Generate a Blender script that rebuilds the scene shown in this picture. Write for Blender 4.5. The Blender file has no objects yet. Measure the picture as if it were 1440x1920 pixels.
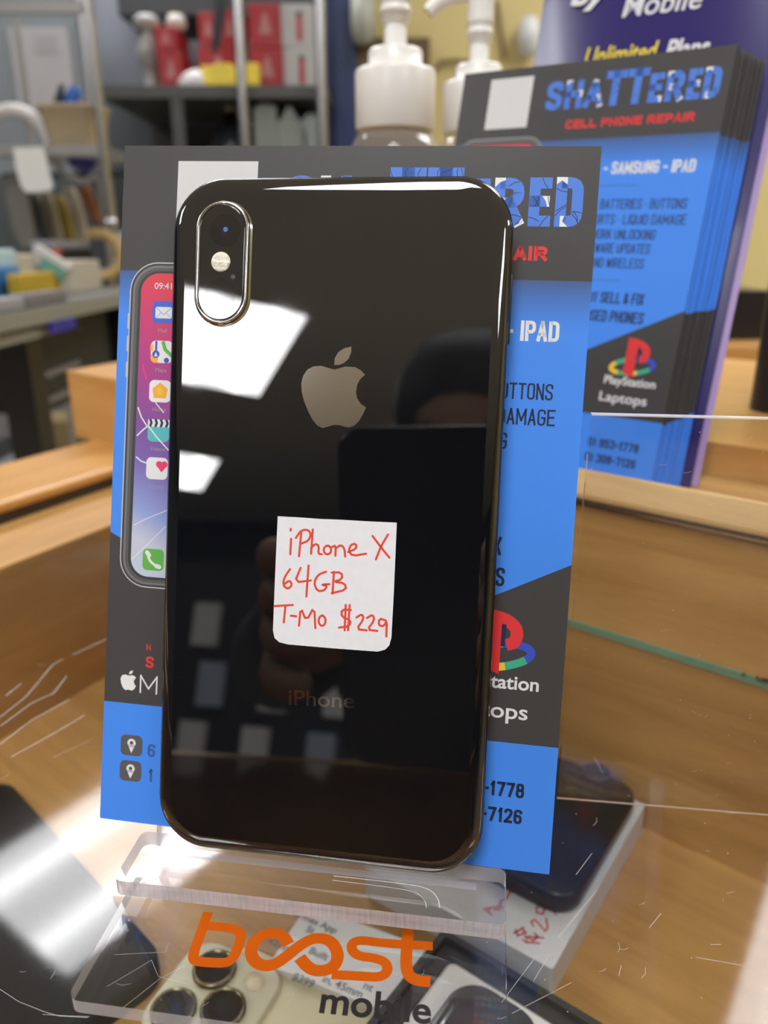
import bpy, bmesh, math, random
from mathutils import Vector, Matrix
random.seed(7)
scene = bpy.context.scene
COL = scene.collection
# ------------------------------------------------------------------ camera, world, exposure
# all building numbers below are millimetres; MM turns them into metres
MM = 0.001
F_PX, CX, CY = 1442.0, 720.0, 960.0
PITCH = math.radians(19.3)
SP, CP = math.sin(PITCH), math.cos(PITCH)
CAM = Vector((0, 0, 138.0))
cam_data = bpy.data.cameras.new('camera')
cam = bpy.data.objects.new('camera', cam_data)
COL.objects.link(cam)
cam.location = CAM * MM
cam.rotation_euler = (math.pi / 2 - PITCH, 0, 0)
cam_data.sensor_fit = 'VERTICAL'
cam_data.sensor_height = 36.0
cam_data.sensor_width = 27.0
cam_data.lens = F_PX / 1920 * 36.0
cam_data.clip_start = 0.002
cam_data.clip_end = 60
cam_data.dof.use_dof = True
cam_data.dof.focus_distance = 0.160
cam_data.dof.aperture_fstop = 13.0
scene.camera = cam
world = bpy.data.worlds.new('world')
scene.world = world
world.use_nodes = True
world.node_tree.nodes['Background'].inputs[0].default_value = (0.8, 0.85, 0.9, 1)
world.node_tree.nodes['Background'].inputs[1].default_value = 0.05
scene.view_settings.view_transform = 'Standard'
scene.view_settings.look = 'None'
scene.view_settings.gamma = 1
scene.view_settings.exposure = 0.22
LAMP_POWER = 15.0
scene.cycles.max_bounces = 10
scene.cycles.transparent_max_bounces = 24
scene.cycles.transmission_bounces = 10
scene.cycles.glossy_bounces = 6
scene.cycles.diffuse_bounces = 4
scene.cycles.caustics_reflective = False
scene.cycles.caustics_refractive = False

# ------------------------------------------------------------------ measuring helpers
def ray(x, y):
    a, b = (x - CX) / F_PX, (y - CY) / F_PX
    return Vector((a, CP - b * SP, -SP - b * CP))
def on_z(x, y, z):
    d = ray(x, y); return CAM + d * ((z - CAM.z) / d.z)
def on_y(x, y, Y):
    d = ray(x, y); return CAM + d * (Y / d.y)
def on_plane(x, y, P, n):
    d = ray(x, y); return CAM + d * ((P - CAM).dot(n) / d.dot(n))
class Frame:
    """origin (mm) and two in-plane axes"""
    def __init__(s, o, x, y):
        s.o = Vector(o); s.x = Vector(x).normalized()
        y = Vector(y); s.y = (y - s.x * y.dot(s.x)).normalized(); s.n = s.x.cross(s.y)
    def mat(s):
        m = Matrix((s.x, s.y, s.n)).transposed().to_4x4(); m.translation = s.o * MM; return m
    def world(s, a, b, c=0): return s.o + s.x * a + s.y * b + s.n * c
    def px(s, x, y, h=0):
        p = on_plane(x, y, s.o + s.n * h, s.n) - s.o
        return (p.dot(s.x), p.dot(s.y))
    def pxs(s, pts, h=0): return [s.px(x, y, h) for x, y in pts]
    def off(s, h): return Frame(s.o + s.n * h, s.x, s.y)
WORLD = Frame((0, 0, 0), (1, 0, 0), (0, 1, 0))

# ------------------------------------------------------------------ materials
MATS = {}
def _new(name):
    m = bpy.data.materials.new(name); m.use_nodes = True
    nt = m.node_tree; nt.nodes.clear()
    out = nt.nodes.new('ShaderNodeOutputMaterial')
    return m, nt, out
def mat(name, color, rough=0.5, metal=0.0, spec=0.5, coat=0.0, emit=None, strength=0, noise=0.0, nscale=200.0, bump=0.0, ior=1.5, trans=0.0):
    if name in MATS: return MATS[name]
    m, nt, out = _new(name)
    b = nt.nodes.new('ShaderNodeBsdfPrincipled')
    nt.links.new(b.outputs[0], out.inputs[0])
    b.inputs['Base Color'].default_value = (*color, 1)
    b.inputs['Roughness'].default_value = rough
    b.inputs['Metallic'].default_value = metal
    b.inputs['Specular IOR Level'].default_value = spec
    b.inputs['Coat Weight'].default_value = coat
    b.inputs['IOR'].default_value = ior
    b.inputs['Transmission Weight'].default_value = trans
    if emit:
        b.inputs['Emission Color'].default_value = (*emit, 1)
        b.inputs['Emission Strength'].default_value = strength
    if noise or bump:
        tc = nt.nodes.new('ShaderNodeTexCoord'); n = nt.nodes.new('ShaderNodeTexNoise')
        n.inputs['Scale'].default_value = nscale; n.inputs['Detail'].default_value = 4
        nt.links.new(tc.outputs['Object'], n.inputs['Vector'])
        if noise:
            mx = nt.nodes.new('ShaderNodeMix'); mx.data_type = 'RGBA'
            mx.inputs[6].default_value = (*[c * (1 - noise) for c in color], 1)
            mx.inputs[7].default_value = (*[min(1, c * (1 + noise)) for c in color], 1)
            nt.links.new(n.outputs['Fac'], mx.inputs[0]); nt.links.new(mx.outputs[2], b.inputs['Base Color'])
        if bump:
            bp = nt.nodes.new('ShaderNodeBump'); bp.inputs['Strength'].default_value = bump; bp.inputs['Distance'].default_value = 0.001
            nt.links.new(n.outputs['Fac'], bp.inputs['Height']); nt.links.new(bp.outputs[0], b.inputs['Normal'])
    MATS[name] = m; return m
def sheet(name, tint, rough=0.0, ior=1.5, haze=0.0, haze_col=(0.9, 0.9, 0.95), refl=1.0):
    """clear sheet: see-through with a Fresnel reflection, plus a little milky haze"""
    if name in MATS: return MATS[name]
    m, nt, out = _new(name)
    t = nt.nodes.new('ShaderNodeBsdfTransparent'); t.inputs[0].default_value = (*tint, 1)
    g = nt.nodes.new('ShaderNodeBsdfGlossy'); g.inputs['Roughness'].default_value = rough
    g.inputs[0].default_value = (refl, refl, refl, 1)
    lw = nt.nodes.new('ShaderNodeLayerWeight'); lw.inputs[0].default_value = 0.5
    nb = NB(nt); f0 = ((ior - 1) / (ior + 1)) ** 2
    sch = nb.m('MULTIPLY_ADD', nb.m('POWER', lw.outputs['Facing'], 5.0), 1 - f0, f0)
    class fr: outputs = [sch]
    mx = nt.nodes.new('ShaderNodeMixShader')
    nt.links.new(fr.outputs[0], mx.inputs[0])
    base = t
    if haze:
        d = nt.nodes.new('ShaderNodeBsdfDiffuse'); d.inputs[0].default_value = (*haze_col, 1)
        h = nt.nodes.new('ShaderNodeMixShader'); h.inputs[0].default_value = haze
        nt.links.new(t.outputs[0], h.inputs[1]); nt.links.new(d.outputs[0], h.inputs[2]); base = h
    nt.links.new(base.outputs[0], mx.inputs[1]); nt.links.new(g.outputs[0], mx.inputs[2])
    nt.links.new(mx.outputs[0], out.inputs[0])
    MATS[name] = m; return m
def wood(name, c1, c2, rough=0.35, scale=1.0, spec=0.5):
    if name in MATS: return MATS[name]
    m, nt, out = _new(name)
    b = nt.nodes.new('ShaderNodeBsdfPrincipled'); nt.links.new(b.outputs[0], out.inputs[0])
    b.inputs['Roughness'].default_value = rough; b.inputs['Specular IOR Level'].default_value = spec
    tc = nt.nodes.new('ShaderNodeTexCoord'); mp = nt.nodes.new('ShaderNodeMapping')
    mp.inputs['Scale'].default_value = (7 * scale, 90 * scale, 90 * scale)
    nt.links.new(tc.outputs['Object'], mp.inputs[0])
    n = nt.nodes.new('ShaderNodeTexNoise'); n.inputs['Scale'].default_value = 1.0; n.inputs['Detail'].default_value = 6; n.inputs['Roughness'].default_value = 0.6
    n.inputs['Distortion'].default_value = 0.6
    nt.links.new(mp.outputs[0], n.inputs['Vector'])
    mp2 = nt.nodes.new('ShaderNodeMapping'); mp2.inputs['Scale'].default_value = (60 * scale, 900 * scale, 900 * scale)
    nt.links.new(tc.outputs['Object'], mp2.inputs[0])
    n2 = nt.nodes.new('ShaderNodeTexNoise'); n2.inputs['Scale'].default_value = 1.0; n2.inputs['Detail'].default_value = 3
    nt.links.new(mp2.outputs[0], n2.inputs['Vector'])
    ad = nt.nodes.new('ShaderNodeMath'); ad.operation = 'MULTIPLY_ADD'; ad.inputs[1].default_value = 0.35
    nt.links.new(n2.outputs['Fac'], ad.inputs[0]); nt.links.new(n.outputs['Fac'], ad.inputs[2])
    cr = nt.nodes.new('ShaderNodeValToRGB')
    cr.color_ramp.elements[0].position = 0.42; cr.color_ramp.elements[0].color = (*c1, 1)
    cr.color_ramp.elements[1].position = 0.85; cr.color_ramp.elements[1].color = (*c2, 1)
    nt.links.new(ad.outputs[0], cr.inputs[0]); nt.links.new(cr.outputs[0], b.inputs['Base Color'])
    MATS[name] = m; return m

class NB:
    """tiny node builder for printed artwork colours (metres in object space)"""
    def __init__(s, nt): s.nt = nt
    def val(s, v):
        return v
    def m(s, op, a, b=0.0, c=0.0):
        n = s.nt.nodes.new('ShaderNodeMath'); n.operation = op
        for i, v in enumerate((a, b, c)):
            if isinstance(v, (int, float)): n.inputs[i].default_value = v
            else: s.nt.links.new(v, n.inputs[i])
        return n.outputs[0]
    def mix(s, f, a, b):
        n = s.nt.nodes.new('ShaderNodeMix'); n.data_type = 'RGBA'
        s.nt.links.new(f, n.inputs[0])
        for i, v in ((6, a), (7, b)):
            if isinstance(v, tuple): n.inputs[i].default_value = (*v, 1)
            else: s.nt.links.new(v, n.inputs[i])
        return n.outputs[2]

INK = (0.056, 0.055, 0.056)
BLUE = (0.062, 0.265, 0.90)
def flyer_card_material():
    """black header fading to blue, black chevron, blue foot: the print of the flyer"""
    m, nt, out = _new('flyer_print'); nb = NB(nt)
    b = nt.nodes.new('ShaderNodeBsdfPrincipled'); nt.links.new(b.outputs[0], out.inputs[0])
    b.inputs['Roughness'].default_value = 0.42; b.inputs['Specular IOR Level'].default_value = 0.35
    tc = nt.nodes.new('ShaderNodeTexCoord'); sx = nt.nodes.new('ShaderNodeSeparateXYZ')
    nt.links.new(tc.outputs['Object'], sx.inputs[0])
    u = nb.m('MULTIPLY', sx.outputs[0], 1000.0); v = nb.m('MULTIPLY', sx.outputs[1], -1000.0)
    header = nb.m('LESS_THAN', v, 27.1)
    fade = nb.m('POWER', nb.m('SUBTRACT', 1.0, nb.m('MINIMUM', 1.0, nb.m('MAXIMUM', 0.0, nb.m('DIVIDE', nb.m('SUBTRACT', v, 27.1), 11.0)))), 1.3)
    fade = nb.m('MULTIPLY', fade, 0.72)
    apex = nb.m('SUBTRACT', 111.0, nb.m('MULTIPLY', nb.m('ABSOLUTE', nb.m('SUBTRACT', u, 50.8)), 0.5))
    chev = nb.m('MULTIPLY', nb.m('GREATER_THAN', v, apex), nb.m('LESS_THAN', v, 124.7))
    col = nb.mix(fade, BLUE, INK)
    dark = nb.m('MAXIMUM', header, chev)
    col = nb.mix(dark, col, INK)
    nt.links.new(col, b.inputs['Base Color'])
    MATS['flyer_print'] = m
    return m
def screen_material():
    """phone picture: red at the top through purple and blue to near white"""
    m, nt, out = _new('printed_screen'); nb = NB(nt)
    b = nt.nodes.new('ShaderNodeBsdfPrincipled'); nt.links.new(b.outputs[0], out.inputs[0])
    b.inputs['Roughness'].default_value = 0.42; b.inputs['Specular IOR Level'].default_value = 0.35
    tc = nt.nodes.new('ShaderNodeTexCoord'); sx = nt.nodes.new('ShaderNodeSeparateXYZ')
    nt.links.new(tc.outputs['Object'], sx.inputs[0])
    v = nb.m('MULTIPLY', sx.outputs[1], -1000.0); u = nb.m('MULTIPLY', sx.outputs[0], 1000.0)
    t = nb.m('DIVIDE', nb.m('SUBTRACT', nb.m('SUBTRACT', v, nb.m('MULTIPLY', u, 0.45)), 24.0), 68.0)
    cr = nt.nodes.new('ShaderNodeValToRGB'); nt.links.new(t, cr.inputs[0])
    stops = [(0.0, (0.72, 0.06, 0.08)), (0.12, (0.62, 0.05, 0.15)), (0.3, (0.42, 0.05, 0.26)), (0.5, (0.22, 0.08, 0.33)), (0.62, (0.2, 0.13, 0.45)), (0.78, (0.28, 0.36, 0.68)), (0.88, (0.55, 0.58, 0.7)), (1.0, (0.5, 0.58, 0.72))]
    e = cr.color_ramp.elements
    e[0].position, e[0].color = stops[0][0], (*stops[0][1], 1)
    e[1].position, e[1].color = stops[-1][0], (*stops[-1][1], 1)
    for p, c in stops[1:-1]:
        k = e.new(p); k.color = (*c, 1)
    nt.links.new(cr.outputs[0], b.inputs['Base Color'])
    MATS['printed_screen'] = m
    return m
def ink(name, color): return mat('ink_' + name, color, rough=0.42, spec=0.35)

# ------------------------------------------------------------------ mesh helpers
class MB:
    """collects shapes (mm) into ONE mesh with material slots"""
    def __init__(s): s.v = []; s.f = []; s.mi = []; s.sm = []; s.mats = []
    def slot(s, m):
        if m not in s.mats: s.mats.append(m)
        return s.mats.index(m)
    def add(s, verts, faces, m, smooth=False):
        o = len(s.v); k = s.slot(m)
        s.v += [tuple(v) for v in verts]
        for f in faces: s.f.append([i + o for i in f]); s.mi.append(k); s.sm.append(smooth)
    def box(s, lo, hi, m, fr=None):
        x0, y0, z0 = lo; x1, y1, z1 = hi
        vs = [(x, y, z) for z in (z0, z1) for y in (y0, y1) for x in (x0, x1)]
        if fr: vs = [fr.world(*p) for p in vs]
        s.add(vs, [(0, 2, 3, 1), (4, 5, 7, 6), (0, 1, 5, 4), (2, 6, 7, 3), (0, 4, 6, 2), (1, 3, 7, 5)], m)
    def prism(s, pts, z0, z1, m, side=None, smooth=False):
        n = len(pts); vs = [(x, y, z0) for x, y in pts] + [(x, y, z1) for x, y in pts]
        s.add(vs, [list(range(n))[::-1], list(range(n, 2 * n))], m)
        s.add(vs, [(i, (i + 1) % n, n + (i + 1) % n, n + i) for i in range(n)], side or m, smooth)
    def rings(s, rings, m, cap0=True, cap1=True, smooth=True):
        n = len(rings[0]); vs = [p for r in rings for p in r]; fs = []
        for k in range(len(rings) - 1):
            for i in range(n): fs.append((k * n + i, k * n + (i + 1) % n, (k + 1) * n + (i + 1) % n, (k + 1) * n + i))
        s.add(vs, fs, m, smooth)
        if cap0: s.add(rings[0], [list(range(n))[::-1]], m)
        if cap1: s.add(rings[-1], [list(range(n))], m)
    def tube(s, pts, r, m, seg=10):
        P = [Vector(p) for p in pts]; rs = r if isinstance(r, (list, tuple)) else [r] * len(P)
        rings = []; ref = None
        for i, p in enumerate(P):
            t = ((P[min(i + 1, len(P) - 1)] - P[max(i - 1, 0)])).normalized()
            if ref is None:
                ref = Vector((0, 0, 1)) if abs(t.z) < 0.9 else Vector((1, 0, 0))
            a = (ref - t * ref.dot(t)).normalized(); b = t.cross(a); ref = a
            rings.append([p + (a * math.cos(q) + b * math.sin(q)) * rs[i] for q in [2 * math.pi * k / seg for k in range(seg)]])
        s.rings(rings, m)
    def lathe(s, prof, m, centre=(0, 0, 0), seg=40, axis=None):
        c = Vector(centre); rings = []
        for r, h in prof:
            rings.append([c + Vector((r * math.cos(q), r * math.sin(q), h)) for q in [2 * math.pi * k / seg for k in range(seg)]])
        s.rings(rings, m)
    # flat artwork (x, y in a plane at height h)
    def poly(s, pts, m, h=0.05): s.add([(x, y, h) for x, y in pts], [list(range(len(pts)))], m)
    def disc(s, x, y, r, m, h=0.05, ry=None, n=28, rot=0):
        ry = ry or r; c, k = math.cos(rot), math.sin(rot)
        s.poly([(x + r * math.cos(a) * c - ry * math.sin(a) * k, y + r * math.cos(a) * k + ry * math.sin(a) * c) for a in [2 * math.pi * i / n for i in range(n)]], m, h)
    def rrect(s, x0, y0, x1, y1, r, m, h=0.05): s.poly(rrect(x0, y0, x1, y1, r), m, h)
    def ribbon(s, pts, w, m, h=0.05, cap=True, closed=False):
        P = [Vector((x, y)) for x, y in pts]; n = len(P); L = []; R = []
        for i in range(n):
            a = P[i - 1] if (i > 0 or closed) else None; b = P[(i + 1) % n] if (i < n - 1 or closed) else None
            d1 = (P[i] - a).normalized() if a is not None and (P[i] - a).length > 1e-9 else None
            d2 = (b - P[i]).normalized() if b is not None and (b - P[i]).length > 1e-9 else None
            d1 = d1 or d2; d2 = d2 or d1
            n1 = Vector((-d1.y, d1.x)); n2 = Vector((-d2.y, d2.x)); nn = n1 + n2
            nn = nn.normalized() if nn.length > 1e-6 else n1
            k = min(1.6, 1 / max(0.3, nn.dot(n1)))
            ww = (w[i] if isinstance(w, (list, tuple)) else w) / 2
            L.append(P[i] + nn * ww * k); R.append(P[i] - nn * ww * k)
        vs = [(p.x, p.y, h) for p in L] + [(p.x, p.y, h) for p in R]
        rng = range(n if closed else n - 1)
        s.add(vs, [(n + i, n + (i + 1) % n, (i + 1) % n, i) for i in rng], m)
        if cap and not closed and not isinstance(w, (list, tuple)):
            s.disc(P[0].x, P[0].y, w / 2, m, h + 0.004, n=10); s.disc(P[-1].x, P[-1].y, w / 2, m, h + 0.004, n=10)
    def text(s, body, m, o, w=None, height=None, xdir=(1, 0), ydir=(0, 1), right=False, h=0.05, bold=0.0, space=1.0, centre=False, ref='H'):
        """letters with capitals `height` tall; squeezed to width w if given"""
        if not body.strip(): return
        vs, fs = glyphs(body, bold, space)
        rv, _ = glyphs(ref, bold, 1.0)
        cap = max(p[1] for p in rv)
        x0 = min(p[0] for p in vs); x1 = max(p[0] for p in vs)
        sy = height / cap; sx = (w / (x1 - x0)) if w else sy
        X = Vector(xdir).normalized(); Y = Vector(ydir).normalized(); tw = (x1 - x0) * sx
        st = -tw if right else (-tw / 2 if centre else 0)
        O = Vector(o)
        s.add([(*(O + X * (st + (p[0] - x0) * sx) + Y * p[1] * sy), h) for p in vs], fs, m)
    def build(s, name, parent=None, fr=None, m4=None):
        me = bpy.data.meshes.new(name)
        me.from_pydata([(x * MM, y * MM, z * MM) for x, y, z in s.v], [], s.f)
        for mm in s.mats: me.materials.append(mm)
        me.polygons.foreach_set('material_index', s.mi)
        me.polygons.foreach_set('use_smooth', s.sm)
        me.update()
        o = bpy.data.objects.new(name, me); COL.objects.link(o)
        M = m4 if m4 is not None else (fr.mat() if fr else Matrix())
        WM[o.name] = M
        if parent is not None:
            o.parent = parent
            o.matrix_local = WM.get(parent.name, parent.matrix_world).inverted() @ M
        else: o.matrix_world = M
        return o
_G = {}
WM = {}     # world matrices of what is built so far
def glyphs(body, bold, space):
    key = (body, bold, space)
    if key in _G: return _G[key]
    c = bpy.data.curves.new('letters', 'FONT'); c.body = body; c.size = 1.0; c.offset = bold; c.space_character = space
    c.resolution_u = 5; c.fill_mode = 'BOTH' if hasattr(c, 'fill_mode') else c.fill_mode
    o = bpy.data.objects.new('letters', c); COL.objects.link(o)
    dg = bpy.context.evaluated_depsgraph_get()
    me = bpy.data.meshes.new_from_object(o.evaluated_get(dg))
    vs = [(v.co.x, v.co.y) for v in me.vertices]; fs = [list(p.vertices) for p in me.polygons]
    bpy.data.objects.remove(o); bpy.data.curves.remove(c); bpy.data.meshes.remove(me)
    _G[key] = (vs, fs); return vs, fs
S_ = 'smooth'
STROKES = {'A': [[(0, 0), (.5, 1)], [(.5, 1), (1, 0)], [(.2, .3), (.8, .3)]], 'B': [[(0, 0), (0, 1)], [S_, (0, 1), (.92, 1), (.92, .53), (0, .53)], [S_, (0, .53), (1, .53), (1, 0), (0, 0)]], 'C': [[S_, (1, .7), (1, 1), (0, 1), (0, 0), (1, 0), (1, .3)]],
 'D': [[(0, 0), (0, 1)], [S_, (0, 1), (1, 1), (1, 0), (0, 0)]], 'E': [[(1, 1), (0, 1), (0, 0), (1, 0)], [(0, .52), (.85, .52)]], 'F': [[(1, 1), (0, 1), (0, 0)], [(0, .52), (.85, .52)]], 'G': [[S_, (1, .72), (1, 1), (0, 1), (0, 0), (1, 0), (1, .48)], [(.55, .48), (1, .48)]],
 'H': [[(0, 0), (0, 1)], [(1, 0), (1, 1)], [(0, .52), (1, .52)]], 'I': [[(.5, 0), (.5, 1)]], 'K': [[(0, 0), (0, 1)], [(1, 1), (.1, .4)], [(.35, .55), (1, 0)]], 'L': [[(0, 1), (0, 0), (1, 0)]], 'M': [[(0, 0), (0, 1)], [(0, 1), (.5, .25)], [(.5, .25), (1, 1)], [(1, 1), (1, 0)]],
 'N': [[(0, 0), (0, 1)], [(0, 1), (1, 0)], [(1, 0), (1, 1)]], 'O': [[S_, (.5, 1), (0, 1), (0, 0), (1, 0), (1, 1), (.5, 1)]], 'P': [[(0, 0), (0, 1)], [S_, (0, 1), (1, 1), (1, .45), (0, .45)]], 'Q': [[S_, (.5, 1), (0, 1), (0, 0), (1, 0), (1, 1), (.5, 1)], [(.6, .2), (1, -.05)]],
 'R': [[(0, 0), (0, 1)], [S_, (0, 1), (1, 1), (1, .48), (0, .48)], [(.5, .48), (1, 0)]], 'S': [[S_, (1, .72), (1, 1), (0, 1), (0, .56), (1, .44), (1, 0), (0, 0), (0, .28)]], 'T': [[(0, 1), (1, 1)], [(.5, 1), (.5, 0)]], 'U': [[S_, (0, 1), (0, 0), (1, 0), (1, 1)]],
 'W': [[(0, 1), (.25, 0)], [(.25, 0), (.5, .8)], [(.5, .8), (.75, 0)], [(.75, 0), (1, 1)]], 'X': [[(0, 0), (1, 1)], [(0, 1), (1, 0)]], 'Y': [[(0, 1), (.5, .45), (1, 1)], [(.5, .45), (.5, 0)]],
 '0': [[S_, (.5, 1), (0, 1), (0, 0), (1, 0), (1, 1), (.5, 1)]], '1': [[(.25, .82), (.7, 1)], [(.7, 1), (.7, 0)]], '2': [[S_, (0, .72), (0, 1), (1, 1), (1, .6), (0, 0)], [(0, 0), (1, 0)]], '3': [[S_, (0, .75), (0, 1), (1, 1), (1, .53), (.4, .53)], [S_, (.4, .53), (1, .53), (1, 0), (0, 0), (0, .25)]],
 '5': [[(1, 1), (0, 1), (0, .56)], [S_, (0, .56), (1, .64), (1, 0), (0, 0), (0, .25)]], '6': [[S_, (1, .75), (1, 1), (0, 1), (0, 0), (1, 0), (1, .56), (0, .56)]], '7': [[(0, 1), (1, 1)], [(1, 1), (.4, 0)]], '8': [[S_, (.5, 1), (.05, 1), (.05, .53), (.95, .53), (.95, 1), (.5, 1)], [S_, (.5, .53), (0, .53), (0, 0), (1, 0), (1, .53), (.5, .53)]],
 '9': [[S_, (0, .25), (0, 0), (1, 0), (1, 1), (0, 1), (0, .44), (1, .44)]], ')': [[S_, (.2, 1.1), (.9, .8), (.9, .2), (.2, -.1)]], '-': [[(0, .46), (1, .46)]], '&': [[S_, (1, 0), (.1, .7), (.1, 1), (.75, 1), (.75, .7), (0, .4), (0, 0), (.7, 0), (1, .45)]], '\u2022': [[(.3, .47), (.7, .47)]]}
def rounded(P, r):
    out = [P[0]]
    for i in range(1, len(P) - 1):
        a, v, c = Vector(P[i - 1]), Vector(P[i]), Vector(P[i + 1])
        k1 = min(r, (a - v).length * 0.5); k2 = min(r, (c - v).length * 0.5)
        p, q = v + (a - v).normalized() * k1, v + (c - v).normalized() * k2
        for t in (0, .25, .5, .75, 1): out.append(tuple(p * (1 - t) ** 2 + v * 2 * t * (1 - t) + q * t * t))
    return out + [P[-1]]
def signs(b, body, m, o, w, height, t=0.15, right=False, h=0.04, aspect=0.40, slots=None):
    """condensed sign-painter capitals drawn as strokes of width t * height"""
    th = t * height; x = 0.0; L = []
    for ch in body:
        a = {'I': 0.0, ' ': 0.08, '-': 0.2, 'M': aspect * 1.35, 'W': aspect * 1.35, '1': 0.2, '\u2022': 0.08, ')': 0.14}.get(ch, aspect) 
        L.append((ch, x, a)); x += a + t + 0.10
    tot = (x - 0.10) * height; sx = (w - th) / (tot - th)
    x0 = o[0] - (w if right else 0) + th / 2; hh = height - th
    for i, (ch, xx, a) in enumerate(L):
        for st in STROKES.get(ch, []):
            sm = st[0] == S_
            P = [(x0 + (xx + px * a) * height * sx, o[1] + th / 2 + py * hh) for px, py in (st[1:] if sm else st)]
            if sm: P = rounded(P, min(0.26 * height, a * height * sx * 0.55))
            ext = []
            if not sm and len(P) >= 2:      # square stroke ends
                d0 = (Vector(P[0]) - Vector(P[1])).normalized() * th / 2; d1 = (Vector(P[-1]) - Vector(P[-2])).normalized() * th / 2
                P = [tuple(Vector(P[0]) + d0)] + list(P[1:-1]) + [tuple(Vector(P[-1]) + d1)]
            b.ribbon(P, th, m, h + 0.0012 * (i % 3), cap=False)
            if slots is not None: slots.append((P, th))
def rrect(x0, y0, x1, y1, r, n=8):
    out = []
    for cx, cy, a0 in ((x1 - r, y1 - r, 0), (x0 + r, y1 - r, 90), (x0 + r, y0 + r, 180), (x1 - r, y0 + r, 270)):
        for k in range(n + 1):
            a = math.radians(a0 + 90 * k / n); out.append((cx + r * math.cos(a), cy + r * math.sin(a)))
    return out
def smooth(pts, it=2, closed=False):
    for _ in range(it):
        q = [] if closed else [pts[0]]
        n = len(pts)
        for i in range(n if closed else n - 1):
            a, b = pts[i], pts[(i + 1) % n]
            q += [tuple(0.75 * p + 0.25 * r for p, r in zip(a, b)), tuple(0.25 * p + 0.75 * r for p, r in zip(a, b))]
        if not closed: q.append(pts[-1])
        pts = q
    return pts
def bevel(o, w, seg=2):
    md = o.modifiers.new('edge', 'BEVEL'); md.width = w * MM; md.segments = seg; md.limit_method = 'ANGLE'
    return o
def thing(name, label, cat, fr=None, group=None, loc=None):
    o = bpy.data.objects.new(name, None); COL.objects.link(o); o.empty_display_size = 0.01
    o.matrix_world = fr.mat() if fr else Matrix.Translation(Vector(loc or (0, 0, 0)) * MM)
    return tag(o, label, cat, group)
def tag(o, label, cat=None, group=None, kind=None):
    if label: o['label'] = label
    if cat: o['category'] = cat
    if group: o['group'] = group
    if kind: o['kind'] = kind
    return o
def struct(o): o['kind'] = 'structure'; return o

# ------------------------------------------------------------------ the room
M_GREYWALL = mat('grey_wall_paint', (0.085, 0.095, 0.105), 0.7, noise=0.08, nscale=3)
M_YELLOW = mat('yellow_wall_paint', (0.55, 0.46, 0.20), 0.6, noise=0.05, nscale=3)
M_CEIL = mat('ceiling_tile', (0.90, 0.885, 0.85), 0.9, noise=0.03, nscale=60)
M_FLOOR = mat('vinyl_floor', (0.55, 0.48, 0.38), 0.4, noise=0.15, nscale=8)
M_CHROME = mat('chrome', (0.48, 0.48, 0.50), 0.25, metal=1.0)
M_BLACK = mat('black_plastic', (0.012, 0.012, 0.014), 0.35)
M_CHAR = mat('charcoal_panel', (0.018, 0.019, 0.021), 0.55, noise=0.2, nscale=12)
M_WHITE = mat('white_plastic', (0.80, 0.80, 0.77), 0.3)
M_PAPER = mat('white_paper', (0.78, 0.78, 0.78), 0.7)
X0, X1, Y0, Y1, ZF, ZC = -5200, 4600, -7600, 3200, -950, 1800
b = MB(); b.box((X0, Y0, ZF - 80), (X1, Y1, ZF), M_FLOOR); struct(b.build('floor'))
b = MB(); b.box((X0, Y0, ZC), (X1, Y1, ZC + 80), M_CEIL); struct(b.build('ceiling'))
b = MB(); b.box((X0, Y1, ZF), (X1, Y1 + 80, ZC), M_GREYWALL); struct(b.build('wall_back'))
b = MB(); b.box((X0 - 80, Y0, ZF), (X0, Y1, ZC), M_GREYWALL); struct(b.build('wall_left'))
b = MB(); b.box((X1, Y0, ZF), (X1 + 80, Y1, ZC), M_YELLOW); struct(b.build('wall_right'))
b = MB(); b.box((X0, Y0 - 80, ZF), (X1, Y0, ZC), mat('dark_navy_wall', (0.03, 0.032, 0.04), 0.7)); struct(b.build('wall_front'))
b = MB(); b.box((-80, 2300, ZF), (X1, 2380, ZC), M_YELLOW); struct(b.build('wall_partition'))
M_BROWN = wood('dark_brown_wood', (0.075, 0.040, 0.010), (0.13, 0.075, 0.02), 0.5, 0.1)
b = MB(); b.box((-95, 2262, ZF), (118, 2299, on_y(700, 70, 2262).z), M_BROWN); struct(b.build('door_1'))
b = MB()
pl, pr = on_y(613, 150, 2250).x, on_y(669, 150, 2250).x
b.box((pl, 2250, ZF), (pr, 2330, ZC), mat('navy_paint', (0.016, 0.035, 0.12), 0.45)); b.box((pl + 22, 2240, ZF), (pr - 30, 2250, ZC), MATS['navy_paint'])
struct(b.build('support_column'))

M_LAMP = mat('lamp_diffuser', (0.9, 0.9, 0.9), 0.5, emit=(0.985, 0.985, 1.0), strength=LAMP_POWER)
def tubes():
    # two bright tubes glow through the diffuser
    nt = M_LAMP.node_tree; nb = NB(nt); bs = [n for n in nt.nodes if n.type == 'BSDF_PRINCIPLED'][0]
    tc = nt.nodes.new('ShaderNodeTexCoord'); sx = nt.nodes.new('ShaderNodeSeparateXYZ'); nt.links.new(tc.outputs['Object'], sx.inputs[0])
    d = nb.m('ABSOLUTE', nb.m('SUBTRACT', nb.m('ABSOLUTE', sx.outputs[1]), 0.15))
    band = nb.m('POWER', nb.m('MAXIMUM', 0.0, nb.m('SUBTRACT', 1.0, nb.m('MULTIPLY', d, 8.0))), 2.0)
    nt.links.new(nb.m('MULTIPLY_ADD', band, LAMP_POWER * 0.9, LAMP_POWER * 0.66), bs.inputs['Emission Strength'])
tubes()
M_LAMPFRAME = mat('lamp_frame', (0.75, 0.75, 0.74), 0.4)
U2, V2 = Vector((0.778, -0.628, 0)), Vector((0.58, 0.815, 0))
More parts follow.
